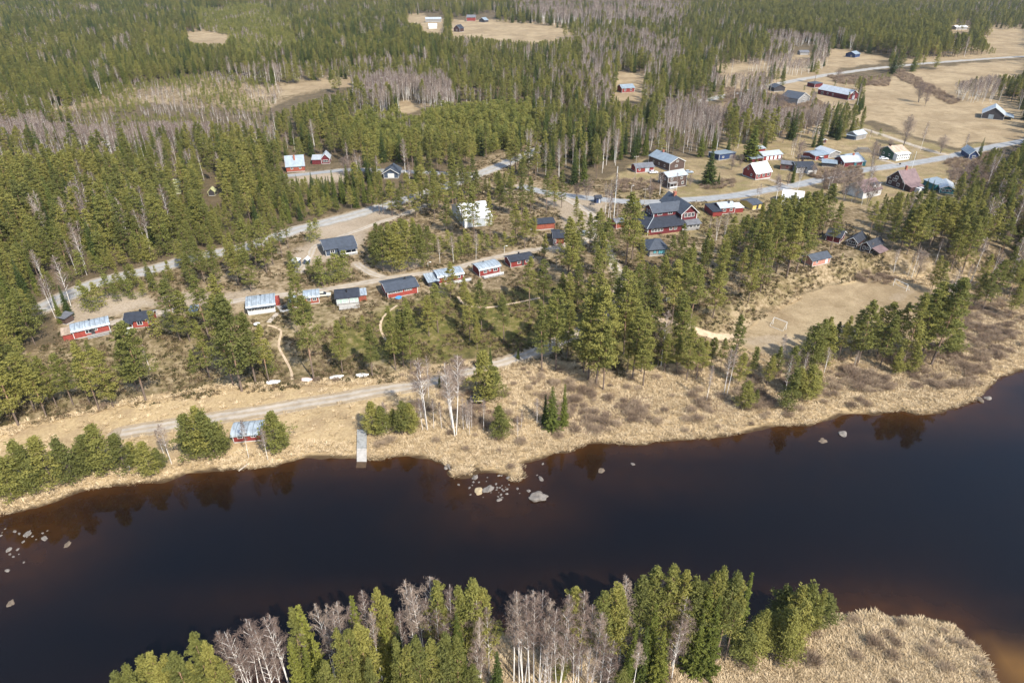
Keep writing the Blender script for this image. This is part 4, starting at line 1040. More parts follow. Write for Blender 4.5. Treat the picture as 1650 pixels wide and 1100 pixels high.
def birch(seed, H=18, cb=.35, Rm=2.3, stems=1, nt=1500, lean=.25):
    rng = np.random.default_rng(seed); T = MB(); Q = Quads(); C = MB()
    for s in range(stems):
        bf0 = bend(rng, H, .3); a = rng.random() * 6.28 + s * 6.283 / max(1, stems); hs = H * (1 - .12 * s * rng.random())
        sp = (0 if stems == 1 else 1.0 + .6 * rng.random())
        off = np.array([math.cos(a), math.sin(a), 0])
        bf = lambda z, bf0=bf0, off=off, sp=sp: bf0(z) + off * sp * (.12 + .9 * (z / H))
        trunk(T, bf, hs, .115 if stems == 1 else .095, 9, .016, 6)
        nl = 26 if stems == 1 else 16
        for i in range(nl):
            t = (i + rng.random()) / nl; z = hs * (cb + (.96 - cb) * t); an = i * 2.4 + rng.normal() * .4
            rl = Rm * (1 - t) ** .6 * min(1, .55 + t * 1.6) * (.65 + .45 * rng.random()) + .25
            o = np.array([math.cos(an), math.sin(an), 0]); p = bf(z) + np.array([0, 0, z])
            mid = p + o * rl * .55 + np.array([0, 0, rl * .75]); q = p + o * rl * .95 + np.array([0, 0, rl * 1.0])
            T.tube(p, mid, .05 * (1.15 - t), .02, 4, 0, False); C.tube(mid, q, .02, .006, 3, 0, False)
            n = max(10, int(nt * (.4 + rl / Rm) / nl / stems))
            u_ = rng.random((n, 1)) ** .8
            base = np.where(u_ < .5, p + (mid - p) * (u_ * 2), mid + (q - mid) * (u_ * 2 - 1)) + rng.normal(size=(n, 3)) * .16 * rl
            d = unit(o * .35 + rng.normal(size=(n, 3)) * .8 + np.array([0, 0, .1]))
            ln = (.16 + .3 * rng.random((n, 1)))
            side = unit(np.cross(d, rng.normal(size=(n, 3))))
            Q.add(base, d * ln, side * .019)
    Q.into(C, 0, .6); return T, C


def bush(seed, n=520, H=1.3, Rr=1.0, wd=.012):
    rng = np.random.default_rng(seed); Q = Quads()
    a = rng.random((n, 1)) * 6.283; r = Rr * rng.random((n, 1)) ** .7
    d = unit(np.concatenate([np.cos(a) * r * .8, np.sin(a) * r * .8, .55 + rng.random((n, 1)) * .8], 1) + rng.normal(size=(n, 3)) * .45)
    ln = H * (.14 + .2 * rng.random((n, 1)))
    base = np.concatenate([np.cos(a) * r * .85, np.sin(a) * r * .85, H * .6 * rng.random((n, 1))], 1)
    side = unit(np.cross(d, rng.normal(size=(n, 3))))
    Q.add(base + d * ln, d * ln, side * wd)
    C = MB(); Q.into(C, 0, .6); return C


def tuft(seed, n=30, H=.55, Rr=.45, wd=.032):
    rng = np.random.default_rng(seed); Q = Quads()
    a = rng.random((n, 1)) * 6.283; sp = .5 + 1.6 * rng.random((n, 1))
    d = unit(np.concatenate([np.cos(a) * sp, np.sin(a) * sp, .8 * np.ones((n, 1))], 1))
    ln = H * (.35 + .35 * rng.random((n, 1)))
    base = np.concatenate([np.cos(a) * Rr * rng.random((n, 1)), np.sin(a) * Rr * rng.random((n, 1)), np.zeros((n, 1))], 1)
    side = unit(np.cross(d, np.array([0, 0, 1.0]) + rng.normal(size=(n, 3)) * .3))
    Q.add(base + d * ln * .9, d * ln, side * wd)
    C = MB(); Q.into(C, 0, .9); return C


def sprig(seed, n=40, H=.45, Rr=.7):
    rng = np.random.default_rng(seed); Q = Quads()
    for k in range(5):
        c = np.array([rng.normal() * Rr * .5, rng.normal() * Rr * .5, H * .4])
        clump(Q, rng, c, Rr * .55, H * .45, n // 5, .15, np.array([0, 0, .6]))
    C = MB(); Q.into(C); return C


# prototypes: (trunk MB, crown MB, height)
PROTO = {
    'pine': [(*pine(1), 20), (*pine(2, 20, .24, 2.8, 130), 20), (*pine(3, 20, .36, 2.4, 105), 20), (*pine(4, 20, .2, 2.9, 140), 20), (*pine(5, 20, .3, 2.2, 110, tipround=.75), 20), (*pine(6, 20, .42, 2.6, 100), 20)],
    'lowpine': [(*pine(11, 10, .10, 2.3, 115, 36, .18, .65, .14), 10), (*pine(12, 10, .14, 2.6, 120, 36, .18, .6, .14), 10), (*pine(13, 10, .08, 2.0, 105, 36, .18, .75, .13), 10)],
    'midpine': [(*pine(51, 14, .12, 2.0, 110, 30, .19, .8, .13), 14), (*pine(52, 14, .16, 2.2, 115, 30, .19, .75, .13), 14), (*pine(53, 14, .10, 1.8, 105, 30, .19, .85, .12), 14), (*pine(54, 14, .22, 2.1, 105, 30, .19, .7, .13), 14)],
    'young': [(*pine(21, 7, .05, 1.35, 46, 22, .17, .85, .07), 7), (*pine(22, 7, .08, 1.5, 48, 22, .17, .8, .07), 7), (*pine(23, 7, .05, 1.2, 42, 22, .17, .9, .07), 7)],
    'spruce': [(*spruce(31), 18), (*spruce(32, 18, 2.1, 26), 18), (*spruce(33, 18, 2.8, 25), 18), (*spruce(34, 18, 1.8, 27), 18)],
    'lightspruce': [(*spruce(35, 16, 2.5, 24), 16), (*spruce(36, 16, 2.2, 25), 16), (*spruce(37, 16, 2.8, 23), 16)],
    'broad': [(*birch(91, 10, .16, 3.0, 2, 2600), 10), (*birch(92, 10, .2, 3.4, 3, 3000), 10), (*birch(93, 10, .15, 2.6, 1, 2200), 10)],
    'birch': [(*birch(41), 18), (*birch(42, 18, .42, 1.9), 18), (*birch(43, 18, .3, 2.6, nt=1700), 18), (*birch(44, 18, .45, 2.6, 2, 1800), 18), (*birch(45, 18, .5, 2.4, 3, 2000), 18), (*birch(46, 18, .55, 1.5, nt=1000), 18)],
}
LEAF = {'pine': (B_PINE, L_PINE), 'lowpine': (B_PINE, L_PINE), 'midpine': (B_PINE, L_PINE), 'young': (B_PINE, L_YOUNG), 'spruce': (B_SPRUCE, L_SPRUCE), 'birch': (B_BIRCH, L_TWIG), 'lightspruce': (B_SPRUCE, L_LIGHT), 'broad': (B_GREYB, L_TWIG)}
TM, CM, JM = {}, {}, {}
for k, L in PROTO.items():
    b, l = LEAF[k]
    for i, (t, c, h) in enumerate(L):
        TM[k, i] = t.mesh(k + '_trunk', [b], True); CM[k, i] = c.mesh(k + '_crown', [l])
        j = MB(); j.add(t.v, t.f, 0).add(c.v, c.f, 1); JM[k, i] = j.mesh(k + '_whole', [b, l])

# ------------------------------------------------------------------ where the trees stand
TREES = []   # dict(kind, x, y, z, h, hand)


def put(kind, x, y, z, h, hand=False, wide=1.0):
    TREES.append(dict(k=kind, x=float(x), y=float(y), z=float(z), h=float(h), hand=hand, w=wide))


def by_base(kind, lst, wide=1.0):
    """(base px, base py, top py)"""
    bx, by, ty = map(np.array, zip(*[(float(a), float(b), float(c)) for a, b, c in lst]))
    x, y, z = ground(bx, by)
    v = (550 - ty) / F
    # the ray through the top row at this distance
    zt = CH + y * (FW[2] + v * UP[2]) / (FW[1] + v * UP[1])
    for i in range(len(bx)):
        put(kind, x[i], y[i], z[i], max(2.0, zt[i] - z[i]), True, wide)


def by_top(kind, lst):
    """(top px, top py, height) for trees whose foot is out of frame"""
    for tx, ty, h in lst:
        z = 1.2
        p = flat(np.array([tx], float), np.array([ty], float), z + h)[0]
        z = float(hgt(p[:1], p[1:])[0]); p = flat(np.array([tx], float), np.array([ty], float), z + h)[0]
        put(kind, p[0], p[1], float(hgt(p[:1], p[1:])[0]), h, True)


# near bank, in the foreground
by_top('pine', [(187, 1083, 17), (205, 1072, 18), (222, 1062, 18), (243, 1051, 19), (262, 1060, 18), (283, 1052, 19), (310, 1025, 20), (332, 1034, 19), (250, 1090, 15), (300, 1075, 16), (352, 1075, 15), (464, 984, 19), (544, 1012, 18), (560, 1020, 18), (575, 1008, 17),
                (604, 950, 19), (617, 966, 18), (640, 1033, 17), (655, 1040, 16), (672, 1024, 18), (690, 1034, 16), (715, 1018, 18), (733, 1030, 17), (700, 942, 20), (744, 947, 19), (759, 940, 20), (775, 954, 18), (932, 952, 19), (978, 955, 19), (993, 941, 20), (1007, 955, 18),
                (1040, 932, 19), (1062, 920, 20), (1090, 915, 21), (1104, 922, 20), (1120, 930, 19), (1137, 944, 18), (1155, 922, 20), (1168, 913, 21), (1186, 926, 20), (1198, 940, 18), (590, 1060, 14), (760, 1075, 12), (520, 1070, 14)])
by_base('lowpine', [(1252, 1010, 950), (1268, 1015, 941), (1287, 1015, 937), (1303, 1017, 951), (1318, 1012, 962), (1262, 1068, 985), (1250, 1050, 975), (1280, 1045, 975), (1225, 1040, 985)])
by_top('lowpine', [(1006, 1083, 6), (1222, 1000, 9), (1240, 985, 10), (1205, 1010, 8), (905, 1060, 6)])
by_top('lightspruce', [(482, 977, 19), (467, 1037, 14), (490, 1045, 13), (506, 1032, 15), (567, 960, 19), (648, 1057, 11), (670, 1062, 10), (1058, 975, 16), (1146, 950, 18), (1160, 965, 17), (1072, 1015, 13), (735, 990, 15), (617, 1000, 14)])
by_top('spruce', [ (1045, 1010, 13), (1080, 1020, 10), (1135, 990, 14), (1213, 924, 17), (1025, 1012, 12), (640, 1010, 14), (735, 990, 15), (800, 1050, 9), (1015, 1045, 9)])
by_top('birch', [(350, 1010, 18), (365, 1020, 17), (378, 1008, 19), (400, 1005, 19), (412, 1012, 18), (437, 987, 19), (515, 973, 18), (528, 980, 17), (540, 970, 18), (560, 965, 18), (583, 953, 19), (598, 962, 18), (655, 939, 20), (677, 938, 20), (690, 960, 17), (720, 937, 20), (765, 968, 17), (770, 990, 16), (785, 975, 16),
                 (828, 958, 20), (838, 954, 21), (846, 956, 21), (856, 957, 21), (864, 955, 21), (872, 960, 20), (882, 966, 20), (892, 972, 19), (912, 966, 19), (920, 955, 20), (948, 948, 20), (958, 972, 18), (965, 985, 18), (941, 985, 17), (1015, 931, 20), (1070, 935, 18), (1100, 965, 16), (905, 1010, 16), (930, 1030, 15), (975, 1018, 16), (985, 1030, 15), (880, 1035, 14), (1030, 1030, 13),
                 (770, 1040, 11), (950, 1050, 13), (1100, 1000, 14), (600, 985, 17), (700, 985, 17), (640, 975, 17), (480, 1010, 15), (430, 1030, 15), (380, 1045, 14)])
# far bank, along the water
by_base('lowpine', [(5, 800, 722), (22, 806, 742), (46, 793, 714), (60, 795, 722), (88, 783, 704), (121, 778, 704), (140, 765, 715), (172, 766, 686), (155, 760, 702), (203, 757, 700), (220, 752, 712), (246, 766, 713), (262, 756, 722), (232, 750, 722), (316, 739, 668), (333, 738, 662), (348, 737, 661), (362, 728, 680), (306, 730, 690),
                    (447, 728, 666), (460, 722, 684), (603, 700, 649), (617, 699, 655), (648, 700, 649), (662, 697, 652), (633, 690, 660), (807, 705, 652), (782, 648, 566), (793, 644, 590), (1201, 660, 616), (1216, 652, 628), (1268, 662, 598), (1298, 643, 590), (1310, 640, 600), (1283, 640, 592), (1443, 602, 562), (1467, 600, 556), (1530, 572, 532), (1537, 568, 536)])
by_base('spruce', [(889, 692, 624), (908, 687, 620), (878, 684, 636), (709, 624, 600), (770, 592, 568), (790, 588, 560), (835, 578, 560)])
by_base('birch', [(277, 748, 680), (268, 742, 690), (401, 738, 676), (432, 741, 688), (624, 697, 645), (681, 693, 640), (690, 692, 572), (699, 691, 640), (712, 690, 646), (734, 702, 578), (730, 690, 600), (747, 693, 640), (757, 701, 650), (753, 690, 646), (779, 693, 642), (865, 683, 640), (834, 707, 668), (691, 641, 574), (724, 640, 585), (760, 690, 640),
                  (1065, 591, 500), (1138, 647, 588), (1166, 637, 560), (1171, 636, 552), (1278, 610, 560), (1290, 615, 566), (1328, 600, 560), (1376, 593, 565), (840, 690, 660)])
# slope and terrace below the cabins
by_base('pine', [(30, 686, 566), (12, 670, 540), (55, 660, 570), (75, 672, 590), (92, 655, 575), (118, 652, 570), (160, 661, 552), (183, 656, 560), (145, 650, 580), (235, 645, 520), (222, 630, 540), (338, 609, 520), (390, 630, 478), (376, 620, 480), (412, 616, 505), (434, 617, 525), (506, 611, 478), (487, 524, 424), (480, 540, 470), (552, 601, 518), (600, 605, 525), (638, 596, 496),
                 (662, 595, 496), (650, 590, 505), (291, 549, 452), (306, 550, 468), (337, 545, 448), (360, 533, 444), (706, 536, 458), (726, 480, 424), (757, 548, 470), (776, 533, 452), (812, 549, 480), (853, 497, 416), (876, 496, 420), (916, 441, 352), (965, 403, 336), (950, 400, 345), (1008, 426, 312), (1018, 418, 322), (1030, 437, 384), (905, 500, 440), (873, 597, 492), (896, 596, 470), (886, 560, 478),
                 (948, 612, 468), (960, 622, 462), (972, 628, 520), (940, 600, 505), (1005, 570, 440), (990, 560, 450), (1019, 610, 500), (1036, 621, 532), (1010, 600, 520), (1045, 560, 470), (1106, 613, 532), (1122, 610, 545), (1090, 600, 540), (1123, 502, 442), (1148, 513, 425), (1153, 488, 430), (1205, 488, 405), (1190, 470, 400), (1095, 421, 362), (1080, 440, 380), (1068, 470, 412), (1110, 450, 390), (1130, 450, 388), (1085, 490, 420), (1100, 500, 425), (1140, 440, 385), (1160, 450, 380),
                 (1175, 440, 372), (1215, 440, 360), (1225, 470, 380), (1240, 450, 352), (1264, 461, 345), (1280, 451, 335), (1250, 440, 330), (1270, 430, 320), (1295, 430, 340), (1338, 403, 328), (1285, 400, 312), (1300, 390, 310), (1265, 400, 318), (945, 520, 445), (965, 530, 440), (930, 490, 425), (915, 510, 440), (1000, 500, 430), (985, 480, 420), (1020, 540, 455), (1040, 500, 430), (1055, 530, 460), (1060, 590, 520), (1070, 600, 540), (980, 590, 505), (955, 575, 480),
                 (845, 400, 335), (830, 392, 330), (880, 345, 280), (905, 335, 275), (893, 340, 284), (928, 362, 318), (860, 392, 350), (855, 345, 285), (840, 350, 290), (820, 345, 285), (805, 340, 290), (745, 372, 305), (765, 388, 300), (790, 385, 312), (715, 350, 280), (730, 345, 285), (700, 355, 290), (690, 345, 285), (680, 335, 300), (705, 330, 275), (735, 330, 270), (755, 330, 268), (720, 375, 320),
                 (430, 440, 355), (415, 435, 365), (455, 415, 350), (395, 430, 375), (375, 445, 382), (440, 425, 360), (465, 400, 340), (405, 470, 400), (312, 470, 410), (352, 460, 395), (330, 455, 390), (385, 460, 395), (618, 345, 300), (632, 348, 292), (612, 345, 305), (648, 342, 295), (660, 335, 280), (670, 350, 290), (600, 340, 300), (645, 350, 305)])
by_base('midpine', [(x, y, t) for x, y, t in [(605, 432, 372), (618, 438, 365), (632, 440, 362), (645, 438, 358), (658, 436, 356), (670, 434, 360), (682, 432, 366), (612, 415, 360), (628, 412, 358), (650, 410, 352), (668, 408, 352), (690, 420, 365), (640, 425, 362), (600, 420, 375), (678, 415, 362)]])
by_base('young', [(470, 432, 405), (480, 440, 415), (511, 385, 352), (502, 390, 356), (520, 462, 412), (532, 455, 418), (545, 455, 408), (556, 450, 404), (548, 440, 408), (512, 450, 425), (500, 445, 420), (255, 541, 500), (175, 480, 442), (190, 486, 455), (215, 482, 450), (205, 478, 448), (232, 478, 452), (140, 498, 455), (152, 502, 462), (165, 495, 455), (250, 470, 440), (270, 465, 435), (1352, 432, 408),
                  (700, 405, 378), (712, 410, 380), (728, 408, 376), (742, 412, 380), (756, 410, 376), (770, 408, 378), (785, 405, 378), (800, 402, 376), (815, 400, 374), (722, 398, 372), (750, 396, 370), (775, 398, 372), (825, 396, 372), (735, 420, 392), (585, 530, 508), (640, 530, 508), (1215, 590, 560), (1240, 600, 570), (715, 480, 455)])
by_base('birch', [(709, 424, 385), (731, 424, 380), (767, 420, 372), (989, 352, 276), (980, 352, 290), (975, 345, 292), (983, 372, 310), (993, 370, 325), (1063, 314, 275), (1089, 313, 278), (1047, 312, 285), (1154, 387, 345), (1168, 386, 340), (1142, 378, 350), (1284, 310, 268), (1250, 328, 285), (1222, 322, 295), (1218, 320, 300), (1277, 255, 218), (1275, 250, 222), (1398, 310, 262), (1360, 322, 275), (1372, 325, 280), (1388, 330, 285), (1335, 308, 280),
                  (1405, 268, 225), (1340, 300, 268), (1348, 305, 275), (1468, 449, 398), (1474, 440, 400), (1462, 445, 405), (1503, 436, 385), (1528, 486, 430), (1531, 492, 450), (1549, 473, 424), (1560, 465, 425), (1520, 495, 450), (1600, 440, 400), (1625, 450, 380), (1640, 440, 370), (1585, 400, 350), (1456, 235, 188), (1483, 243, 195), (1545, 315, 265), (1515, 245, 220), (1440, 440, 400), (1552, 250, 215), (1535, 310, 280), (1400, 420, 390),
                  (115, 495, 410), (88, 500, 440), (75, 460, 400), (70, 430, 395), (128, 360, 300), (30, 330, 300), (125, 280, 240), (135, 275, 235), (105, 280, 245), (270, 300, 255), (262, 305, 260), (228, 305, 265), (240, 300, 262), (575, 285, 240), (580, 290, 250), (608, 290, 250), (660, 300, 262)])
by_base('spruce', [(1141, 298, 241), (1346, 222, 176), (1276, 295, 262)], 1.9)
by_base('spruce', [(1208, 259, 203)], 2.6)
by_base('spruce', [(1157, 298, 278), (1320, 237, 195), (1338, 220, 185), (1310, 238, 205), (1490, 312, 288), (1498, 318, 290), (1575, 258, 222), (100, 520, 475), (112, 510, 460), (940, 300, 240), (925, 298, 245), (300, 300, 262), (480, 305, 282), (505, 315, 278), (515, 318, 282), (540, 325, 275), (555, 328, 280), (525, 330, 285), (560, 300, 265)])
by_base('pine', [(1372, 208, 170), (1388, 205, 172), (1366, 165, 148)])
by_base('broad', [(1456, 236, 186), (1360, 324, 272), (1343, 307, 270), (1376, 327, 282), (1326, 302, 274), (1404, 270, 228), (1545, 318, 268), (1528, 300, 266), (1562, 302, 258), (1516, 247, 218), (1178, 274, 248), (1252, 303, 280), (1397, 330, 288), (946, 322, 288), (736, 642, 574), (1286, 264, 226), (1640, 324, 286), (1255, 187, 148), (1476, 447, 404), (1047, 321, 299),
                  (1112, 301, 281), (1192, 270, 248), (1432, 241, 224), (1595, 300, 262), (1578, 318, 280), (770, 1098, 1036), (1612, 415, 372), (560, 285, 250), (215, 335, 290), (930, 320, 294), (1302, 215, 170), (1226, 228, 190), (1186, 215, 178), (1242, 206, 168), (1284, 208, 172), (1350, 132, 112), (1480, 165, 132), (1490, 172, 140), (1310, 285, 262), (1268, 300, 278)])
# right-hand wood and the islet by the football field
by_base('pine', [(1325, 576, 512), (1350, 580, 520), (1370, 576, 500), (1382, 585, 486), (1398, 570, 495), (1412, 575, 488), (1430, 560, 500), (1440, 570, 490), (1452, 590, 474), (1470, 585, 462), (1483, 580, 456), (1500, 588, 450), (1508, 575, 452), (1490, 560, 465), (1418, 590, 510), (1340, 570, 520), (1360, 560, 510), (1478, 570, 475),
                 (1567, 496, 438), (1582, 502, 436), (1595, 490, 420), (1610, 470, 400), (1575, 470, 410), (1625, 480, 420), (1640, 470, 405), (1430, 420, 345), (1445, 418, 338), (1460, 412, 330), (1475, 416, 322), (1490, 420, 320), (1505, 424, 325), (1520, 420, 318), (1535, 416, 322), (1450, 400, 330), (1470, 395, 322), (1500, 400, 318), (1410, 392, 330), (1400, 382, 325), (1420, 380, 320), (1437, 385, 325), (1540, 430, 340),
                 (1550, 440, 350), (1560, 428, 345), (1575, 420, 350), (1590, 400, 330), (1605, 390, 320), (1620, 380, 315), (1640, 385, 310), (1580, 380, 320), (1610, 350, 280), (1630, 345, 260), (1645, 340, 240), (1618, 330, 270), (1600, 330, 285), (1590, 345, 295), (1565, 400, 335), (1550, 405, 345), (1480, 380, 322), (1515, 385, 320), (1545, 380, 330), (1530, 440, 350), (1190, 620, 570), (1175, 605, 560), (1160, 600, 545), (1145, 590, 545), (1210, 610, 560), (1235, 622, 575), (1250, 610, 560), (1130, 600, 550)])

# ---- scattered woods: (pixel polygon of the ground, spacing m, {kind: share}, (h0, h1))
REG = [
    ([(-900, -12), (2500, -12), (2500, 330), (1640, 330), (1560, 235), (1300, 235), (1150, 262), (1000, 262), (960, 305), (870, 300), (660, 318), (440, 385), (-900, 560)], 6.6, dict(pine=.3, midpine=.34, spruce=.24, birch=.12), (11, 18)),
    ([(-600, 330), (60, 300), (300, 295), (440, 300), (600, 290), (655, 305), (610, 336), (480, 372), (405, 402), (250, 436), (112, 474), (88, 525), (90, 560), (60, 660), (-20, 690), (-600, 900)], 5.0, dict(midpine=.48, pine=.26, spruce=.15, birch=.11), (11, 19)),
    ([(425, 300), (560, 292), (660, 305), (610, 336), (480, 372), (425, 385), (400, 340)], 4.4, dict(midpine=.5, spruce=.4, pine=.1), (7, 12)),
    ([(60, 486), (110, 462), (250, 424), (405, 389), (480, 360), (540, 342), (545, 352), (485, 371), (405, 402), (250, 437), (112, 475), (70, 500)], 3.4, dict(midpine=.6, young=.3, spruce=.1), (5, 10)),
    ([(-200, 120), (190, 100), (330, 75), (340, 125), (180, 155), (20, 195), (-200, 230)], 5.6, dict(midpine=.5, pine=.1, spruce=.36, birch=.04), (10, 17)),
    ([(-300, -12), (420, -12), (300, 50), (200, 60), (-300, 120)], 8.0, dict(pine=.15, midpine=.2, spruce=.58, birch=.07), (12, 20)),  # extra dark spruce here stands in for a cloud's shadow on the forest
    ([(380, 60), (640, 30), (720, 70), (700, 120), (560, 122), (420, 120)], 6.4, dict(pine=.35, midpine=.1, spruce=.5, birch=.05), (13, 20)),
    ([(10, 226), (130, 219), (250, 215), (350, 224), (350, 254), (200, 260), (20, 258)], 3.1, dict(birch=.92, spruce=.04, pine=.04), (10, 15)),
    ([(330, 140), (420, 125), (600, 112), (690, 118), (700, 128), (560, 128), (420, 144), (335, 150)], 6.2, dict(birch=.6, pine=.3, young=.1), (9, 14)),
    ([(575, 150), (640, 140), (720, 142), (735, 185), (700, 192), (640, 200), (590, 190)], 4.2, dict(birch=.85, pine=.12, spruce=.03), (11, 17)),
    ([(560, 205), (620, 200), (640, 232), (590, 240)], 5.2, dict(birch=.8, pine=.2), (8, 13)),
    ([(830, 5), (1000, 12), (1110, 20), (1100, 48), (950, 56), (830, 36)], 8.0, dict(birch=.72, spruce=.18, pine=.1), (15, 21)),
    ([(930, 70), (1090, 72), (1100, 128), (1030, 135), (1040, 118), (990, 122), (940, 130)], 6.0, dict(birch=.55, pine=.25, spruce=.2), (12, 18)),
    ([(900, 130), (985, 128), (990, 165), (1000, 195), (900, 190)], 5.0, dict(birch=.6, pine=.4), (12, 17)),
    ([(1070, 185), (1160, 180), (1175, 215), (1150, 250), (1090, 258), (1050, 262), (1060, 225)], 4.2, dict(birch=.93, pine=.07), (9, 14)),
    ([(1140, 135), (1240, 108), (1330, 100), (1335, 122), (1240, 134), (1170, 152), (1140, 158)], 6.0, dict(birch=.95, spruce=.05), (9, 14)),
    ([(1165, 165), (1240, 148), (1330, 172), (1345, 205), (1300, 225), (1230, 238), (1180, 230), (1160, 200)], 4.8, dict(birch=.88, midpine=.08, spruce=.04), (9, 15)),
    ([(1230, 60), (1340, 82), (1330, 98), (1240, 100)], 6.5, dict(birch=.9, pine=.1), (9, 13)),
    ([(1180, 20), (1420, 28), (1600, 62), (1640, 92), (1560, 97), (1440, 100), (1400, 90), (1360, 78), (1200, 60)], 7.0, dict(pine=.95, spruce=.03, birch=.02), (15, 20)),
    ([(1600, 80), (1660, 78), (1700, 90), (1620, 92)], 9.0, dict(birch=.6, pine=.4), (8, 12)),
    ([(1530, 140), (1600, 118), (1605, 170), (1575, 185), (1540, 178)], 5.0, dict(birch=.95, pine=.05), (10, 14)),
    ([(1600, 110), (1900, 100), (1900, 190), (1640, 185), (1605, 160)], 6.0, dict(pine=.8, spruce=.1, birch=.1), (12, 17)),
    ([(1590, 245), (1900, 230), (1900, 480), (1640, 480), (1590, 400), (1600, 330), (1570, 300)], 5.6, dict(pine=.65, spruce=.12, birch=.23), (12, 19)),
    ([(1520, 232), (1600, 240), (1600, 275), (1540, 285)], 7.0, dict(birch=.8, pine=.2), (7, 11)),
    ([(1400, 350), (1580, 325), (1600, 400), (1570, 430), (1500, 428), (1420, 405)], 6.0, dict(pine=.85, birch=.15), (12, 17)),
    ([(585, 205), (660, 195), (760, 184), (850, 182), (870, 240), (760, 262), (600, 270), (560, 240)], 3.0, dict(young=.97, birch=.03), (6, 11)),
    ([(590, 196), (690, 188), (850, 180), (850, 190), (700, 202), (620, 212)], 4.5, dict(young=.95, birch=.05), (4, 8)),
    ([(310, 22), (420, 15), (470, 40), (490, 95), (420, 115), (340, 80)], 5.5, dict(young=.85, birch=.15), (5, 10)),
    ([(180, 150), (330, 130), (420, 143), (400, 150), (470, 168), (420, 192), (250, 178), (90, 192)], 4.8, dict(young=.7, birch=.3), (3, 7)),
    ([(660, 265), (760, 265), (850, 258), (865, 300), (850, 335), (740, 345), (680, 345), (665, 320)], 6.2, dict(pine=.95, birch=.05), (14, 19)),
    ([(980, 235), (1050, 225), (1060, 262), (1010, 268), (985, 285), (960, 300)], 6.0, dict(spruce=.35, birch=.4, pine=.25), (11, 17)),
    ([(870, 430), (960, 410), (1060, 440), (1180, 430), (1250, 420), (1260, 440), (1170, 500), (1130, 540), (1110, 600), (960, 615), (870, 570)], 9.5, dict(pine=.97, birch=.03), (16, 21)),
    ([(115, 560), (400, 520), (640, 495), (860, 480), (860, 560), (600, 600), (440, 612), (150, 650)], 15.0, dict(pine=.55, young=.35, birch=.1), (8, 19)),
    ([(1130, 590), (1330, 560), (1350, 600), (1320, 640), (1200, 640), (1120, 620)], 6.8, dict(lowpine=.4, birch=.2, pine=.4), (8, 16)),
    ([(1250, 345), (1330, 345), (1320, 400), (1250, 430), (1180, 400), (1180, 380)], 7.5, dict(pine=1.0), (15, 19)),
    ([(120, 475), (250, 446), (400, 408), (480, 376), (490, 395), (460, 430), (330, 462), (250, 478), (140, 500)], 5.2, dict(midpine=.6, young=.34, pine=.03, birch=.03), (4.5, 10)),
    ([(1470, 455), (1660, 430), (1660, 500), (1570, 510), (1510, 480)], 8.5, dict(pine=.5, birch=.4, young=.1), (8, 15)),
]
BOGC = [(60, 190), (180, 152), (330, 134), (430, 140), (446, 158), (424, 188), (350, 194), (250, 192), (120, 196)]
CLEAR = [BOGC, [(430, 140), (555, 128), (570, 136), (500, 160), (440, 180)], [(70, 188), (180, 168), (190, 178), (80, 196)], [(1010, 128), (1026, 128), (1026, 152), (1010, 152)], [(870, 302), (1000, 314), (1150, 308), (1250, 294), (1330, 278), (1450, 258), (1540, 240), (1540, 258), (1400, 282), (1250, 316), (1150, 330), (1000, 334), (910, 326), (870, 316)],
         [(445, 372), (540, 345), (600, 330), (655, 312), (660, 326), (600, 346), (540, 364), (450, 395)], [(768, 258), (840, 244), (842, 256), (790, 280), (772, 296)], [(110, 462), (130, 458), (130, 482), (112, 486)],
         [(1250, 130), (1340, 112), (1440, 100), (1550, 92), (1650, 84), (1700, 84), (1650, 98), (1550, 106), (1440, 114), (1250, 144)], [(1140, 150), (1200, 142), (1200, 156), (1140, 168)],
         [(1395, 135), (1460, 118), (1530, 110), (1540, 160), (1650, 190), (1650, 235), (1545, 242), (1440, 215), (1395, 198)], [(1500, 106), (1650, 98), (1650, 120), (1600, 118), (1540, 130)],
         [(765, 40), (800, 36), (870, 40), (940, 56), (860, 66), (780, 60)], [(295, 54), (330, 51), (370, 58), (360, 70), (310, 68)], [(652, 26), (676, 25), (680, 36), (658, 36)],
         [(400, 156), (450, 146), (555, 128), (570, 135), (560, 142), (470, 160), (406, 168)], [(640, 165), (668, 163), (685, 178), (668, 186), (645, 180)], [(990, 120), (1040, 120), (1030, 152), (1000, 158)], [(1010, 148), (1035, 140), (1032, 166), (1018, 168)],
         [(460, 272), (560, 262), (562, 282), (460, 286)], [(612, 264), (650, 264), (650, 282), (612, 282)], [(500, 254), (560, 250), (560, 280), (500, 280)], [(1345, 80), (1440, 92), (1430, 102), (1330, 105)], [(1580, 48), (1660, 48), (1660, 86), (1600, 76)], [(1150, 106), (1240, 103), (1238, 112), (1160, 118)],
         [(675, 22), (715, 22), (715, 52), (680, 50)], [(728, 30), (800, 20), (800, 56), (728, 56)], [(280, 288), (296, 288), (296, 312), (280, 312)], [(326, 293), (358, 293), (358, 326), (326, 326)], [(1535, 38), (1565, 38), (1565, 52), (1535, 52)], [(1280, 76), (1310, 76), (1310, 92), (1280, 92)],
         [(1576, 168), (1634, 168), (1634, 200), (1576, 198)]]
rp = [GP([(x, max(y, -14)) for x, y in P]) for P, *_ in REG]
bx = np.array(BOXES); ft = np.array(FOOT)
hx = [np.array([t['x'], t['y']]) for t in TREES]
HX = np.array(hx)
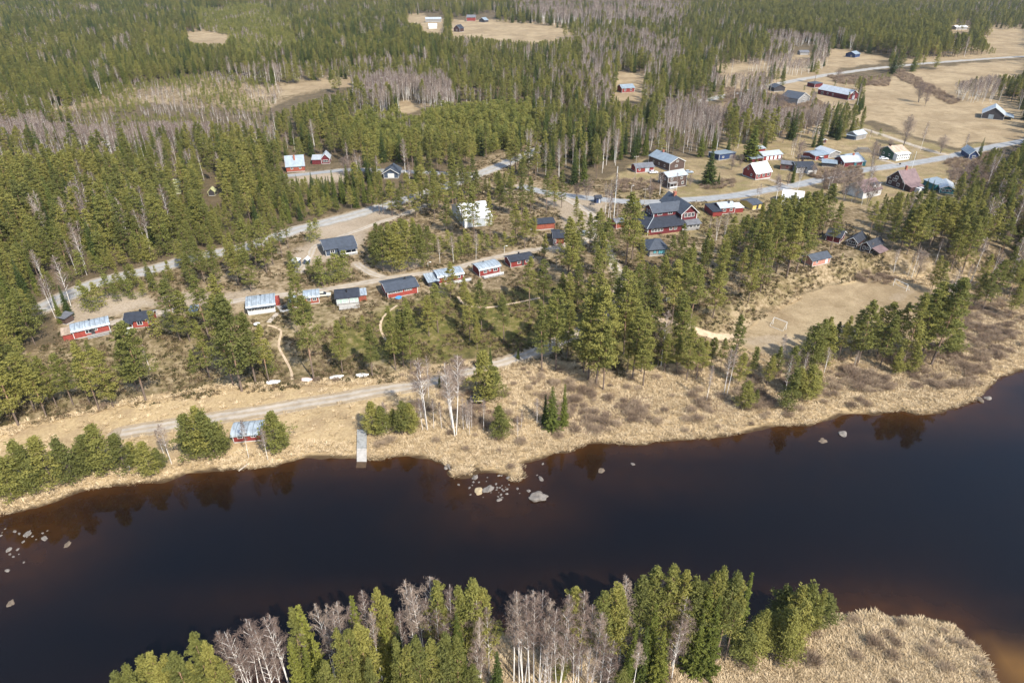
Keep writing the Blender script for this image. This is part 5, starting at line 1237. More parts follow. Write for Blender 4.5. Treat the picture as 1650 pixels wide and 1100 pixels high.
for ri, (P, spc, mix_, (h0, h1)) in enumerate(REG):
    G = rp[ri]; lo, hi = G.min(0), G.max(0)
    lo = np.maximum(lo, [-1900, 0]); hi = np.minimum(hi, [1900, 1980])
    if ri == 0:   # the wide forest is thinned with distance
        pts = []
        y = lo[1]
        while y < hi[1]:
            s = spc * (1 + max(0, y - 400) / 1500); xs = np.arange(-(.84 * y + 120), .84 * y + 120, s)
            pts.append(np.stack([xs + RNG.uniform(-.45, .45, len(xs)) * s, y + RNG.uniform(-.45, .45, len(xs)) * s], 1)); y += s
        pts = np.concatenate(pts)
    else:
        xs, yv = np.meshgrid(np.arange(lo[0], hi[0], spc), np.arange(lo[1], hi[1], spc))
        pts = np.stack([xs.ravel(), yv.ravel()], 1) + RNG.uniform(-.45, .45, (xs.size, 2)) * spc
    lim = np.abs(pts[:, 0]) < .84 * pts[:, 1] + 110
    pts = pts[lim]
    warp = np.stack([vnoise(pts[:, 0], pts[:, 1], 9, 3), vnoise(pts[:, 0], pts[:, 1], 9, 7)], 1) * 3
    ok = in_poly(G, *(pts + warp).T)
    for rj in range(ri + 1, len(REG)): ok &= ~in_poly(rp[rj], *(pts + warp).T)
    pts = pts[ok]
    for key, (RP, rw_) in ROADS.items():
        if len(pts) and key.split('_')[0] in ('road', 'track'):
            pts = pts[seg_dist(RP, pts[:, 0], pts[:, 1], False) > rw_ / 2 + 1.6]
    if not len(pts): continue
    z = hgt(pts[:, 0], pts[:, 1]); n = len(pts)
    keep = (shore_dist(pts[:, 0], pts[:, 1]) > 2)
    if ri > 0 or True:
        d2 = ((pts[:, None, 0] - ft[None, :, 0]) ** 2 + (pts[:, None, 1] - ft[None, :, 1]) ** 2) if n * len(ft) < 2e7 else None
        if d2 is not None: keep &= (d2 > ft[None, :, 2] ** 2).all(1)
        if n * len(HX) < 4e7: keep &= (((pts[:, None, :] - HX[None]) ** 2).sum(-1) > 9).all(1)
    kinds = list(mix_); pr = np.array([mix_[k] for k in kinds])
    cl = .5 + .5 * vnoise(pts[:, 0], pts[:, 1], 23, ri)
    rr = RNG.random(n) * .5 + cl * .5
    order = np.cumsum(pr / pr.sum())
    # remap so that the shares hold while neighbours tend to be of one kind
    q = np.argsort(np.argsort(rr)) / max(1, n)
    ki = np.searchsorted(order, q, side='right').clip(0, len(kinds) - 1)
    hh = h0 + (h1 - h0) * np.clip(.5 + .5 * vnoise(pts[:, 0], pts[:, 1], 31, 5) * .9 + RNG.normal(size=n) * .28, -.35, 1.25)
    ys_ = np.array([dict(young=.55).get(kinds[k], 1.0) if len(kinds) > 1 and 'pine' in mix_ and kinds[k] == 'young' else 1.0 for k in ki])
    hh = hh * ys_
    base_ok = keep.copy(); done = np.zeros(n, bool); hf = hh.copy()
    for fct in (1.0, .72, .5, .3):
        h_ = hh * fct; kk = base_ok & ~done
        b = proj(pts[:, 0], pts[:, 1], z); m = proj(pts[:, 0], pts[:, 1], z + h_ * .6); t = proj(pts[:, 0], pts[:, 1], z + h_)
        mt = ((m[0] + t[0]) / 2, (m[1] + t[1]) / 2); wq = np.hypot(t[0] - b[0], t[1] - b[1]) * .11
        ml = (m[0] - wq, m[1]); mr = (m[0] + wq, m[1])
        for Cp in CLEAR:
            for q_ in (b, m, t, mt, ml, mr): kk &= ~in_poly(Cp, *q_)
        for q_ in (m, t, mt):
            kk &= ~((q_[0][:, None] > bx[None, :, 0] - 2) & (q_[0][:, None] < bx[None, :, 2] + 2) & (q_[1][:, None] > bx[None, :, 1] - 1) & (q_[1][:, None] < bx[None, :, 3])).any(1)
        hf[kk] = h_[kk]; done |= kk
    keep = done; hh = hf
    for i in np.nonzero(keep)[0]: put(kinds[ki[i]] if hh[i] > 5.5 or kinds[ki[i]] in ('birch', 'young') else 'young', pts[i, 0], pts[i, 1], z[i], hh[i])
bp0 = GP([(40, 192), (150, 150), (330, 133), (440, 141), (460, 160), (424, 205), (350, 212), (250, 210), (90, 215)])
xs, yv = np.meshgrid(np.arange(*bp0[:, [0]].T[0][[bp0[:, 0].argmin(), bp0[:, 0].argmax()]], 4.2), np.arange(bp0[:, 1].min(), bp0[:, 1].max(), 4.2))
pp = np.stack([xs.ravel(), yv.ravel()], 1) + RNG.uniform(-2.4, 2.4, (xs.size, 2)); pp = pp[in_poly(bp0, *pp.T)]
pz = hgt(*pp.T); cl = vnoise(pp[:, 0], pp[:, 1], 20, 4) + RNG.normal(size=len(pp)) * .4
for i in range(len(pp)):
    if cl[i] > .0: put('young', *pp[i], pz[i], RNG.uniform(2, 5.5))
    elif cl[i] < -.35: put('birch', *pp[i], pz[i], RNG.uniform(3.5, 7))
print('trees', len(TREES))

# ------------------------------------------------------------------ the largest of each kind become objects, the rest woods
NAMEK = {'broad': 'bare_tree', 'midpine': 'pine_tree', 'pine': 'pine_tree', 'lowpine': 'pine_tree', 'young': 'pine_tree', 'spruce': 'spruce_tree', 'lightspruce': 'spruce_tree', 'birch': 'birch_tree'}
GROUPK = {'pine_tree': 'pine trees', 'spruce_tree': 'spruce trees', 'birch_tree': 'bare birch trees', 'bare_tree': 'bare broadleaf trees'}
for t in TREES:
    bxp, byp = proj(t['x'], t['y'], t['z']); txp, typ = proj(t['x'], t['y'], t['z'] + t['h'])
    t['px'], t['py'], t['tx'], t['ty'] = float(bxp), float(byp), float(txp), float(typ)
    t['size'] = float(math.hypot(txp - bxp, typ - byp))
    t['vis'] = (-10 < txp < 1660 and typ < 1085 and (byp > 3) and typ > -60)
    t['pi'] = random.randrange(len(PROTO[t['k']])); t['rot'] = random.random() * 6.283; t['n'] = NAMEK[t['k']]

LAND = [  # short names of things one can find, and where they stand in the picture
    ('the end cabin', 150, 540), ('the posted cabin', 224, 527), ('the white cabin', 422, 505), ('the grey cabin', 560, 492), ('the slate cabin', 650, 478), ('the striped lean-to', 715, 455), ('the silver cabin', 790, 442), ('the black-roofed cabin', 840, 428),
    ('the dark bungalow', 548, 408), ('the white hall', 772, 365), ('the red shed', 876, 370), ('the lodge', 1085, 375), ('the grey pavilion', 1058, 413), ('the kiosk', 964, 328), ('the red hut', 1322, 427), ('the brown cabins', 1380, 400), ('the near goal', 1256, 524), ('the far goal', 1450, 462),
    ('the boat ramp', 582, 720), ('the river shed', 400, 712), ('the wind shelter', 768, 653), ('the pink boat', 495, 609), ('the person', 209, 758), ('the stony point', 800, 765), ('the white-roofed house', 1230, 288), ('the flagpole house', 1440, 302), ('the green house', 1440, 258), ('the long red barn', 1345, 158),
    ('the big dark barn', 1600, 192), ('the teal workshop', 1525, 312), ('the forest-edge house', 478, 277), ('the black garage', 630, 287), ('the playhouse', 342, 316), ('the yellow shed', 289, 312), ('the brown outhouse', 102, 522), ('the two-storey house', 1090, 302), ('the red cottage', 1172, 344),
    ('the navy carport', 1170, 257), ('the dormer house', 1404, 318), ('the notice board', 1076, 487), ('the amber shallows', 1600, 1070), ('the river bend', 1600, 620), ('the headland', 1400, 1020), ('the foreground birches', 850, 1080), ('the foreground spruces', 480, 1090), ('the foreground pines', 1120, 1060), ('the foreground thicket', 680, 1090), ('the corner pines', 240, 1130), ('the shore boulders', 30, 880), ('the clearing house', 1012, 149)]
ORD = ['first', 'second', 'third', 'fourth', 'fifth', 'sixth', 'seventh', 'eighth', 'ninth', 'tenth', 'eleventh', 'twelfth', 'thirteenth', 'fourteenth', 'fifteenth', 'sixteenth', 'seventeenth', 'eighteenth', 'nineteenth', 'twentieth', 'twenty-first', 'twenty-second', 'twenty-third', 'twenty-fourth', 'twenty-fifth', 'twenty-sixth', 'twenty-seventh', 'twenty-eighth', 'twenty-ninth', 'thirtieth']
CARD = ['one', 'two', 'three', 'four', 'five', 'six', 'seven', 'eight', 'nine', 'ten', 'eleven', 'twelve', 'thirteen', 'fourteen', 'fifteen', 'sixteen', 'seventeen', 'eighteen', 'nineteen', 'twenty'] + ['many'] * 60
LOOK = {'broad': ('round bare', 'small round bare'), 'pine': ('tall', 'slender'), 'midpine': ('dense', 'dense small'), 'lowpine': ('bushy', 'small bushy'), 'young': ('young', 'low young'), 'spruce': ('tall', 'small'), 'lightspruce': ('bright', 'bright small'), 'birch': ('tall bare', 'slim bare')}
SINGLE = []
for nm in ('pine_tree', 'spruce_tree', 'birch_tree', 'bare_tree'):
    L = sorted([t for t in TREES if t['n'] == nm and (t['vis'] or nm == 'bare_tree')], key=lambda t: -t['size'])[:296]
    for t in L: t['single'] = True
    SINGLE += L
cells = {}
for t in SINGLE:
    cx, cy = t['px'], min(t['py'], 1100)
    d = [((cx - x) ** 2 + ((cy - y) * 1.5) ** 2, i) for i, (_n, x, y) in enumerate(LAND)]
    i = min(d)[1]; lx, ly = LAND[i][1:]
    dx, dy = cx - lx, (cy - ly) * 1.5
    rel = ('in front of' if dy > 0 else 'behind') if abs(dy) > abs(dx) else ('right of' if dx > 0 else 'left of')
    lim = {'broad': 9, 'pine': 15, 'midpine': 11, 'lowpine': 8, 'young': 5.5, 'spruce': 13, 'lightspruce': 12, 'birch': 14}[t['k']]
    t['look'] = LOOK[t['k']][0 if t['h'] > lim else 1]
    word = {'broad': 'tree', 'midpine': 'pine', 'pine': 'pine', 'lowpine': 'pine', 'young': 'pine', 'spruce': 'spruce', 'lightspruce': 'spruce', 'birch': 'birch'}[t['k']]
    cells.setdefault((t['look'], word, rel, LAND[i][0]), []).append(t)
for (look, word, rel, lm), L in cells.items():
    L.sort(key=lambda t: t['px'])
    for i, t in enumerate(L):
        s = f'{look} {word} {rel} {lm}'
        if len(L) == 1: s = s.replace(look, look, 1)
        elif len(L) == 2: s += ', ' + ('left one' if i == 0 else 'right one') + ' of two'
        else: s += f', {ORD[min(i, 29)]} of {CARD[len(L) - 1]} from left'
        t['label'] = s
for t in SINGLE:
    s = t['h'] / PROTO[t['k']][t['pi']][2]
    wv = s * (.85 + .35 * random.random()) * t['w'] * (.85 if t['y'] < 90 else 1.13 if t['n'] == 'pine_tree' else 1)
    e = empty(t['n'], (t['x'], t['y'], t['z']), t['rot'], t['label'], {'pine_tree': 'pine', 'spruce_tree': 'spruce', 'birch_tree': 'birch', 'bare_tree': 'bare tree'}[t['n']], GROUPK[t['n']])
    e.scale = (wv, wv, s)
    for nm, M in (('trunk', TM), ('crown', CM)):
        o = bpy.data.objects.new(nm, M[t['k'], t['pi']]); o.parent = e; COL.objects.link(o)


def scatter(name, protos, rows, extra_mat=None):
    """rows: (x, y, z, rot, sx, sz, proto index) -> one object that stands for a mass nobody would count"""
    col = bpy.data.collections.new(name + '_sources')
    for i, me in enumerate(protos):
        o = bpy.data.objects.new(f'{name}_source_{i:02d}', me); col.objects.link(o)
    rows = np.array(rows, float)
    me = bpy.data.meshes.new(name); me.vertices.add(len(rows)); me.vertices.foreach_set('co', rows[:, :3].ravel().astype(np.float32))
    a = me.attributes.new('turn', 'FLOAT_VECTOR', 'POINT'); a.data.foreach_set('vector', np.stack([rows[:, 0] * 0, rows[:, 0] * 0, rows[:, 3]], 1).ravel().astype(np.float32))
    a = me.attributes.new('size', 'FLOAT_VECTOR', 'POINT'); a.data.foreach_set('vector', np.stack([rows[:, 4], rows[:, 4], rows[:, 5]], 1).ravel().astype(np.float32))
    a = me.attributes.new('pick', 'INT', 'POINT'); a.data.foreach_set('value', rows[:, 6].astype(np.int32))
    ng = bpy.data.node_groups.new(name + '_nodes', 'GeometryNodeTree')
    ng.interface.new_socket(name='Geometry', in_out='INPUT', socket_type='NodeSocketGeometry'); ng.interface.new_socket(name='Geometry', in_out='OUTPUT', socket_type='NodeSocketGeometry')
    gi = ng.nodes.new('NodeGroupInput'); go = ng.nodes.new('NodeGroupOutput'); ip = ng.nodes.new('GeometryNodeInstanceOnPoints'); ci = ng.nodes.new('GeometryNodeCollectionInfo')
    ci.inputs['Collection'].default_value = col; ci.inputs['Separate Children'].default_value = True; ci.inputs['Reset Children'].default_value = True

    def na(n, t):
        x = ng.nodes.new('GeometryNodeInputNamedAttribute'); x.data_type = t; x.inputs[0].default_value = n
        return next(s for s in x.outputs if s.enabled and s.name == 'Attribute')
    er = ng.nodes.new('FunctionNodeEulerToRotation')
    lk = ng.links
    lk.new(gi.outputs[0], ip.inputs['Points']); lk.new(ci.outputs[0], ip.inputs['Instance']); ip.inputs['Pick Instance'].default_value = True
    lk.new(na('pick', 'INT'), ip.inputs['Instance Index']); lk.new(na('turn', 'FLOAT_VECTOR'), er.inputs[0]); lk.new(er.outputs[0], ip.inputs['Rotation']); lk.new(na('size', 'FLOAT_VECTOR'), ip.inputs['Scale'])
    lk.new(ip.outputs[0], go.inputs[0])
    o = bpy.data.objects.new(name, me); link(o)
    md = o.modifiers.new('scatter', 'NODES'); md.node_group = ng
    return tag(o, kind='stuff')


for nm, ks in (('pine_forest', ('pine', 'lowpine', 'midpine')), ('young_pine_thicket', ('young',)), ('spruce_forest', ('spruce', 'lightspruce')), ('birch_wood', ('birch',))):
    protos = []; base = {}
    for k in ks:
        base[k] = len(protos); protos += [JM[k, i] for i in range(len(PROTO[k]))]
    rows = []
    for t in TREES:
        if t['k'] in ks and not t.get('single'):
            s = t['h'] / PROTO[t['k']][t['pi']][2]; wv = s * random.uniform(.95, 1.4)
            if t['y'] > 700: wv *= 1.12
            rows.append((t['x'], t['y'], t['z'], t['rot'], wv, s, base[t['k']] + t['pi']))
    scatter(nm, protos, rows)
    print(nm, len(rows))

# ------------------------------------------------------------------ ground cover masses
def zone_points(poly, spc, amp=2.0):
    lo, hi = poly.min(0), poly.max(0)
    xs, yv = np.meshgrid(np.arange(lo[0], hi[0], spc), np.arange(lo[1], hi[1], spc))
    p = np.stack([xs.ravel(), yv.ravel()], 1) + RNG.uniform(-.5, .5, (xs.size, 2)) * spc
    p = p[np.abs(p[:, 0]) < .8 * p[:, 1] + 25]
    return p[in_poly(poly, p[:, 0] + vnoise(p[:, 0], p[:, 1], 6, 2) * amp, p[:, 1] + vnoise(p[:, 0], p[:, 1], 6, 8) * amp)]


def off_roads(p, pad=.3):
    for key, (RP, rw_) in ROADS.items():
        p = p[seg_dist(RP, p[:, 0], p[:, 1], False) > rw_ / 2 + pad]
    return p[(((p[:, None, :] - ft[None, :, :2]) ** 2).sum(-1) > (ft[None, :, 2] * .8) ** 2).all(1)]


def rows_of(p, smin, smax, n, zs=1.0):
    z = hgt(p[:, 0], p[:, 1]); s = RNG.uniform(smin, smax, len(p))
    return np.column_stack([p, z - .03, RNG.random(len(p)) * 6.283, s, s * zs * RNG.uniform(.7, 1.3, len(p)), RNG.integers(0, n, len(p))])


bank = zone_points(np.concatenate([fs[3:-1], flat(*zip(*BOTL[::-1]), 1.5)]), .72)
bank = bank[shore_dist(bank[:, 0], bank[:, 1]) > -.25]
near = zone_points(NEARBANK, .5, 1); near = near[(shore_dist(near[:, 0], near[:, 1]) > -.25) & (near[:, 1] > 35)]
lawnz = in_poly(SHOREMEADOW, bank[:, 0], bank[:, 1])
bank = bank[~lawnz | (RNG.random(len(bank)) < .09) | (shore_dist(bank[:, 0], bank[:, 1]) < 5)]
ramp0 = g1(583, 720)
tp = np.concatenate([off_roads(bank), near]); tp = tp[np.hypot(tp[:, 0] - ramp0.x, (tp[:, 1] - ramp0.y) * .3) > 2.2]
il = ISL + RNG.normal(size=(60, 2)) * [1.3, .75]; tp = np.concatenate([tp, il[hgt(il[:, 0], il[:, 1]) > .12]])
tp = tp[~in_poly(PITCHF, tp[:, 0], tp[:, 1])]
scatter('dry_grass', [tuft(s).mesh('tuft', [L_TUFT]) for s in (61, 62, 63, 64)], rows_of(tp, .6, 1.5, 4))
hp = off_roads(np.concatenate([zone_points(HEATH, 1.15), zone_points(CAMP, 1.5)]))
hp = hp[shore_dist(hp[:, 0], hp[:, 1]) > 3]
for S in SANDS: hp = hp[~in_poly(S, hp[:, 0], hp[:, 1])]
cl = vnoise(hp[:, 0], hp[:, 1], 5, 3) + vnoise(hp[:, 0], hp[:, 1], 2.4, 6) * .6
hp = hp[cl + RNG.normal(size=len(hp)) * .25 > -.12]
scatter('heather', [sprig(s).mesh('sprig', [L_HEATH]) for s in (71, 72, 73)], rows_of(hp, .8, 1.7, 3))
bp_ = np.concatenate([(lambda q: q[vnoise(q[:, 0], q[:, 1], 4, 7) + RNG.normal(size=len(q)) * .3 > -.05])(zone_points(Z, 1.6)) for Z in BRUSH] + [zone_points(np.concatenate([fs[3:-1], flat(*zip(*BOTL[::-1]), 1.5)]), 6.0)])
bp_ = off_roads(bp_[(shore_dist(bp_[:, 0], bp_[:, 1]) > 1.5)], .8)
bp_ = bp_[~in_poly(SHOREMEADOW, bp_[:, 0], bp_[:, 1]) & ~in_poly(PITCHF, bp_[:, 0], bp_[:, 1])]
nb = near[::1][RNG.random(len(near)) < .012]
gard = np.concatenate([zone_points(GP(P), 2.2) for P in ([(1170, 150), (1320, 170), (1340, 205), (1230, 235), (1160, 220)], [(1300, 285), (1385, 275), (1390, 300), (1330, 315)], [(1428, 122), (1448, 117), (1545, 168), (1530, 175)], [(1330, 128), (1430, 130), (1432, 145), (1350, 142)], [(1130, 306), (1180, 300), (1180, 312), (1130, 318)], [(1000, 300), (1060, 300), (1060, 318), (1000, 320)], [(1520, 265), (1600, 255), (1600, 300), (1530, 300)], [(1385, 430), (1450, 440), (1440, 452), (1380, 450)])])
near_b = flat(np.array([850., 900, 980, 1030, 1290, 1310, 760]), np.array([1080., 1070, 1085, 1060, 1060, 1065, 1095]), 1.2)
allb = np.concatenate([bp_, nb, gard, near_b])
scatter('willow_scrub', [bush(s).mesh('bush', [L_BUSH]) for s in (81, 82, 83)], rows_of(allb, .6, 1.5, 3))
for t in ('tufts %d' % len(tp), 'heath %d' % len(hp), 'scrub %d' % len(allb)): print(t)

# ------------------------------------------------------------------ smaller things
P_WHITE = paint('white_gelcoat', (.80, .80, .79)); P_PINK = paint('faded_pink_gelcoat', (.72, .52, .52)); P_SILVER = paint('silver_car_paint', (.36, .42, .48)); P_BEIGE = paint('champagne_car_paint', (.50, .50, .44)); P_CARW = paint('white_car_paint', (.75, .76, .78))
P_BLUE = paint('bright_blue_plastic', (.05, .22, .52)); RUBBER = surf('tyre_rubber', (.02, .02, .02), .8, .2, 4); STEEL = surf('galvanised_steel', (.42, .43, .44), .45, .1, 2, metal=.5)
POLE = surf('grey_pole_wood', (.34, .30, .25), .85, .2, 1.5, stretch=(3, 3, .4)); POLEW = surf('white_pole_paint', (.72, .72, .70), .5, .06, 2)
STONEM = surf('river_granite', (.17, .15, .13), .85, .4, 1.3, bump=.5); STONED = surf('wet_brown_stone', (.15, .115, .08), .6, .3, 1.4, bump=.5); PLANK = surf('pale_plank', (.46, .40, .33), .85, .2, 2)


def boat(px, py, L, rz, m, label):
    p = g1(px, py); e = empty('rowboat', p, rz, label, 'rowboat', 'rowboats turned over on the shore grass')
    mb = MB(); n = 11; k = 9; vs = []
    for i in range(n):
        t = i / (n - 1); x = (t - .5) * L
        w_ = .72 * max(.03, (math.sin(math.pi * min(1, t * .82 + .18)) ** .7 if t > .02 else .55)); hh = .52 * (.75 + .25 * math.sin(math.pi * t)) + .1 * t ** 3
        for j in range(k):
            a = math.pi * j / (k - 1); c, s = math.cos(a), math.sin(a)
            vs.append((x, w_ * math.copysign(abs(c) ** .75, c), .03 + hh * s ** .6))
    f = [(i * k + j, i * k + j + 1, (i + 1) * k + j + 1, (i + 1) * k + j) for i in range(n - 1) for j in range(k - 1)] + [tuple(range(k)), tuple(range((n - 1) * k, n * k))]
    mb.add(vs, f).build('hull', m, e, True)
    MB().box(-L * .47, L * .4, -.035, .035, .5, .64).build('keel', PLANK, e)
    gb = MB(); gb.box(-L * .46, L * .3, .66, .75, .0, .09).build('gunwale', PLANK, e)
    MB().box(-L * .46, L * .3, -.75, -.66, .0, .09).build('gunwale', PLANK, e)


boat(441, 616, 3.6, R(8), P_WHITE, 'white overturned rowboat on the grass, the one by itself beyond the pink boat')
boat(495, 612, 2.9, R(-4), P_PINK, 'faded pink overturned rowboat lying on the grass under the pines')
boat(543, 608, 3.7, R(14), P_WHITE, 'white overturned rowboat between the pink boat and the last white boat')
boat(584, 605, 3.4, R(2), P_WHITE, 'white overturned rowboat nearest the bend of the shore track')

# boat ramp
a_, b_, c_, d_ = (flat(np.array(x), np.array(y), .6) for x, y in (([576, 591.5], [696, 696]), ([575.2, 591], [724, 724]), ([574.6, 590.4], [741, 741]), ([573, 589], [750, 750])))
e = empty('boat_ramp', (*((b_[0] + b_[1]) / 2), .0), 0, 'narrow concrete and gravel boat ramp running down into the river', 'boat ramp')
o0 = np.array([e.location.x, e.location.y])


def slab(q0, q1, za, zb, m, nm):
    v = [(*(q0[0] - o0), za), (*(q0[1] - o0), za), (*(q1[1] - o0), zb), (*(q1[0] - o0), zb)]; lo = [(x, y, z - 1.2) for x, y, z in v]
    MB().add(v + lo, [(0, 1, 2, 3), (0, 1, 5, 4), (1, 2, 6, 5), (2, 3, 7, 6), (3, 0, 4, 7), (4, 5, 6, 7)]).build(nm, m, e)


slab(a_, b_, 1.42, .95, surf('ramp_gravel', (.27, .27, .255), .95, .3, 1.5), 'gravel_bed'); slab(b_, c_, .93, .16, CONC, 'concrete_slab'); slab(c_, d_, .155, .012, surf('wet_concrete', (.075, .045, .022), .6, .2, 1), 'submerged_slab')

# stones in the water
def rock(px, py, w_, label, grp=None, m=STONEM, flatk=.5, seed=0, z=-.05):
    rng = np.random.default_rng(seed + int(px * 7 + py)); p = flat(np.array([px]), np.array([py]), .1)[0]
    bm = bmesh.new(); bmesh.ops.create_icosphere(bm, subdivisions=2 if w_ < 1.2 else 3, radius=.5)
    k = rng.normal(size=(4, 3)) * 1.6; ph = rng.random(4) * 6.28
    for v in bm.verts:
        n = Vector(v.co).normalized(); d = 1 + .13 * sum(math.sin(np.dot(k[i], n) * 2 + ph[i]) for i in range(4))
        v.co = Vector((n.x * d * .5 * w_ * 1.25, n.y * d * .5 * w_ * .9, n.z * d * .5 * w_ * flatk))
    me = bpy.data.meshes.new('boulder'); bm.to_mesh(me); bm.free(); me.materials.append(m)
    o = link(bpy.data.objects.new('boulder', me)); o.location = (p[0], p[1], z + w_ * flatk * .12); o.rotation_euler = (0, 0, rng.random() * 3)
    tag(o, label, 'rock', grp)


P7 = lambda zx, zy: (700 + zx / 5.5, 620 + zy / 5.5)
rock(*P7(122, 722), 1.7, 'grey boulder at the water edge just left of the grass islet'.replace('left of', 'beside'))
rock(*P7(360, 818), 1.3, 'rounded grey boulder in the water in front of the grass islet')
rock(*P7(475, 925), 1.9, 'broad flat grey boulder in the middle of the rocky shoal', flatk=.35)
rock(*P7(392, 940), 1.8, 'broad tan boulder barely above water in the rocky shoal', m=surf('tan_stone', (.36, .28, .17), .85, .2, 1), flatk=.28)
rock(*P7(575, 1015), 1.0, 'squat brownish stone, lowest of the rocky shoal')
rock(*P7(922, 990), 3.0, 'largest pale grey angular boulder alone out in the river', flatk=.42)
rock(*P7(943, 830), 1.1, 'single grey stone between the grassy point and the large pale boulder')
rock(*P7(835, 935), .9, 'thin flat stone between the rocky shoal and the large pale boulder', flatk=.25)
rock(*P7(960, 694), .6, 'small pale stone close to the bank beyond the grassy point')
rock(*P7(655, 818), 1.0, 'grey stone wedged against the grassy point')
rock(1020, 747, .9, 'small pale stone alone off the wide dry bank'); rock(969, 757, 1.5, 'low brown stone under the surface off the wide dry bank', m=STONED, flatk=.2); rock(1358, 698, 2.0, 'long pale boulder off the far bank near dark tree reflections', flatk=.35)
rock(1326, 709, 1.8, 'submerged brown stone beside the long pale boulder', m=STONED, flatk=.16); rock(1579, 644.5, 1.6, 'dark boulder at the bank where the river bends', m=STONED); rock(1591, 641, 1.4, 'grey boulder beside the dark one at the river bend')
rock(1600, 603, 1.4, 'dark stone set in the bank at the river bend', m=STONED); rock(17, 971, 1.2, 'brownish stone alone, lowest in the shallows by the frame edge'.replace(' by the frame edge', ''), m=STONED, flatk=.2)
rock(44, 860, 1.4, 'largest rounded stone among the shallows below the bushy pines'); rock(71, 867, 1.1, 'pale oval stone next to the largest stone in the shallows'); rock(14, 885, 1.0, 'pale stone near two tiny ones in the dark shallows'); rock(12, 918, .8, 'separate pale stone below the stony shallows'); rock(109, 876, 1.3, 'faint brown stone under water beyond the stony shallows', m=STONED, flatk=.18)
SM = [P7(x, y) for x, y in ((460, 850), (545, 872), (480, 895), (525, 905), (555, 905), (580, 905), (598, 888), (640, 920), (600, 920), (660, 880), (570, 948), (590, 968), (565, 985), (500, 950), (640, 960), (600, 992), (335, 885), (310, 908), (215, 880), (320, 968), (432, 990), (345, 855), (395, 858), (755, 955), (570, 798), (595, 800), (468, 815), (735, 915), (790, 818), (910, 795), (630, 900), (615, 935), (550, 925), (505, 930))] + \
    [(31, 859), (52, 863), (58, 868), (37, 872), (68, 858), (8, 851), (3, 857), (16, 892), (21, 896), (30, 892), (28, 884), (38, 905), (76, 854), (24, 855), (1, 862)]
for i, (x, y) in enumerate(SM):
    rock(x, y, .26 + .4 * ((i * 37) % 10) / 10, 'small pale stone breaking the surface of the shallow river' , 'small stones in the shallows', seed=i, z=-.04)

# goals
def goal(pa, pb, label, back):
    a, b = g1(*pa), g1(*pb); d = b - a; L = math.hypot(d.x, d.y); e = empty('football_goal', (a.x, a.y, a.z), math.atan2(d.y, d.x), label, 'goal', 'football goals')
    for x in (0, L): MB().tube((x, 0, -.2), (x, 0, 2.4), .075).build('post', POLEW, e)
    MB().tube((-.06, 0, 2.44), (L + .06, 0, 2.44), .075).build('crossbar', POLEW, e)
    for x in (0, L): MB().tube((x, 0, 2.36), (x, back * 1.6, .05), .04).build('stay', POLEW, e)
    MB().tube((0, back * 1.6, .08), (L, back * 1.6, .08), .045).build('back_bar', POLEW, e)


goal((1245, 522.5), (1266, 531), 'white football goal with back stays at the end of the pitch nearest the shore', -1)
goal((1439, 460), (1460, 469), 'white football goal at the far end of the dry pitch below the birches', 1)


def car(px, py, rz, m, label, L=4.4, van=False):
    p = g1(px, py); e = empty('parked_car', (p.x, p.y, p.z + .07), rz, label, 'car', 'parked cars')
    w2 = .87; h2 = 1.9 if van else 1.42
    side = [(-L / 2, .35), (L / 2, .35), (L / 2, .62), (L / 2 - .1, .78), (L * .2, .92), (-L / 2 + .12, .95), (-L / 2, .8)]
    MB().prism(side, -w2, w2, 'y').build('body', m, e, bevel=.08)
    g = [(-L * .46, .955), (L * .2, .925), (L * .03, h2 - .08), (-L * .34, h2 - .08)] if not van else [(-L * .48, .955), (L * .3, .925), (L * .16, h2 - .08), (-L * .47, h2 - .08)]
    MB().prism(g, -w2 * .88, w2 * .88, 'y').build('windows', GLASS, e).name = 'window'
    MB().box(g[3][0] + .05, g[2][0] - .02, -w2 * .85, w2 * .85, h2 - .077, h2).build('roof', m, e, bevel=.04)
    for sx in (-L * .3, L * .31):
        for sy in (-1, 1):
            w_ = MB().tube((sx, sy * (w2 - .16), .33), (sx, sy * (w2 + .02), .33), .33, .33, 12).build('wheel', RUBBER, e)
            MB().tube((sx, sy * (w2 + .022), .33), (sx, sy * (w2 + .035), .33), .2, .19, 10).build('rim', STEEL, w_)
    for sy in (-1, 1): MB().box(L / 2 - .02, L / 2 + .02, sy * .68 - .17, sy * .68 + .17, .6, .74).build('headlight', TRIM, e)


car(941.8, 378, R(62), P_SILVER, 'silver blue car parked on the sandy yard below the kiosk', 4.5)
car(521.5, 477.5, R(12), P_BEIGE, 'champagne estate car parked on the cabin track beside the pine', 4.6)
car(1052.8, 279.5, R(8), P_CARW, 'white car parked at the corner of the long red outbuilding', 4.3)
car(1109.5, 279.3, R(5), P_SILVER, 'grey car parked beside the white roofed brown house', 4.3)
car(1423.5, 257.3, R(-14), P_CARW, 'white car parked in front of the dark green house', 4.4)
car(1322, 258.6, R(-70), P_CARW, 'pale van standing in the yard of the red garage', 4.8, True)

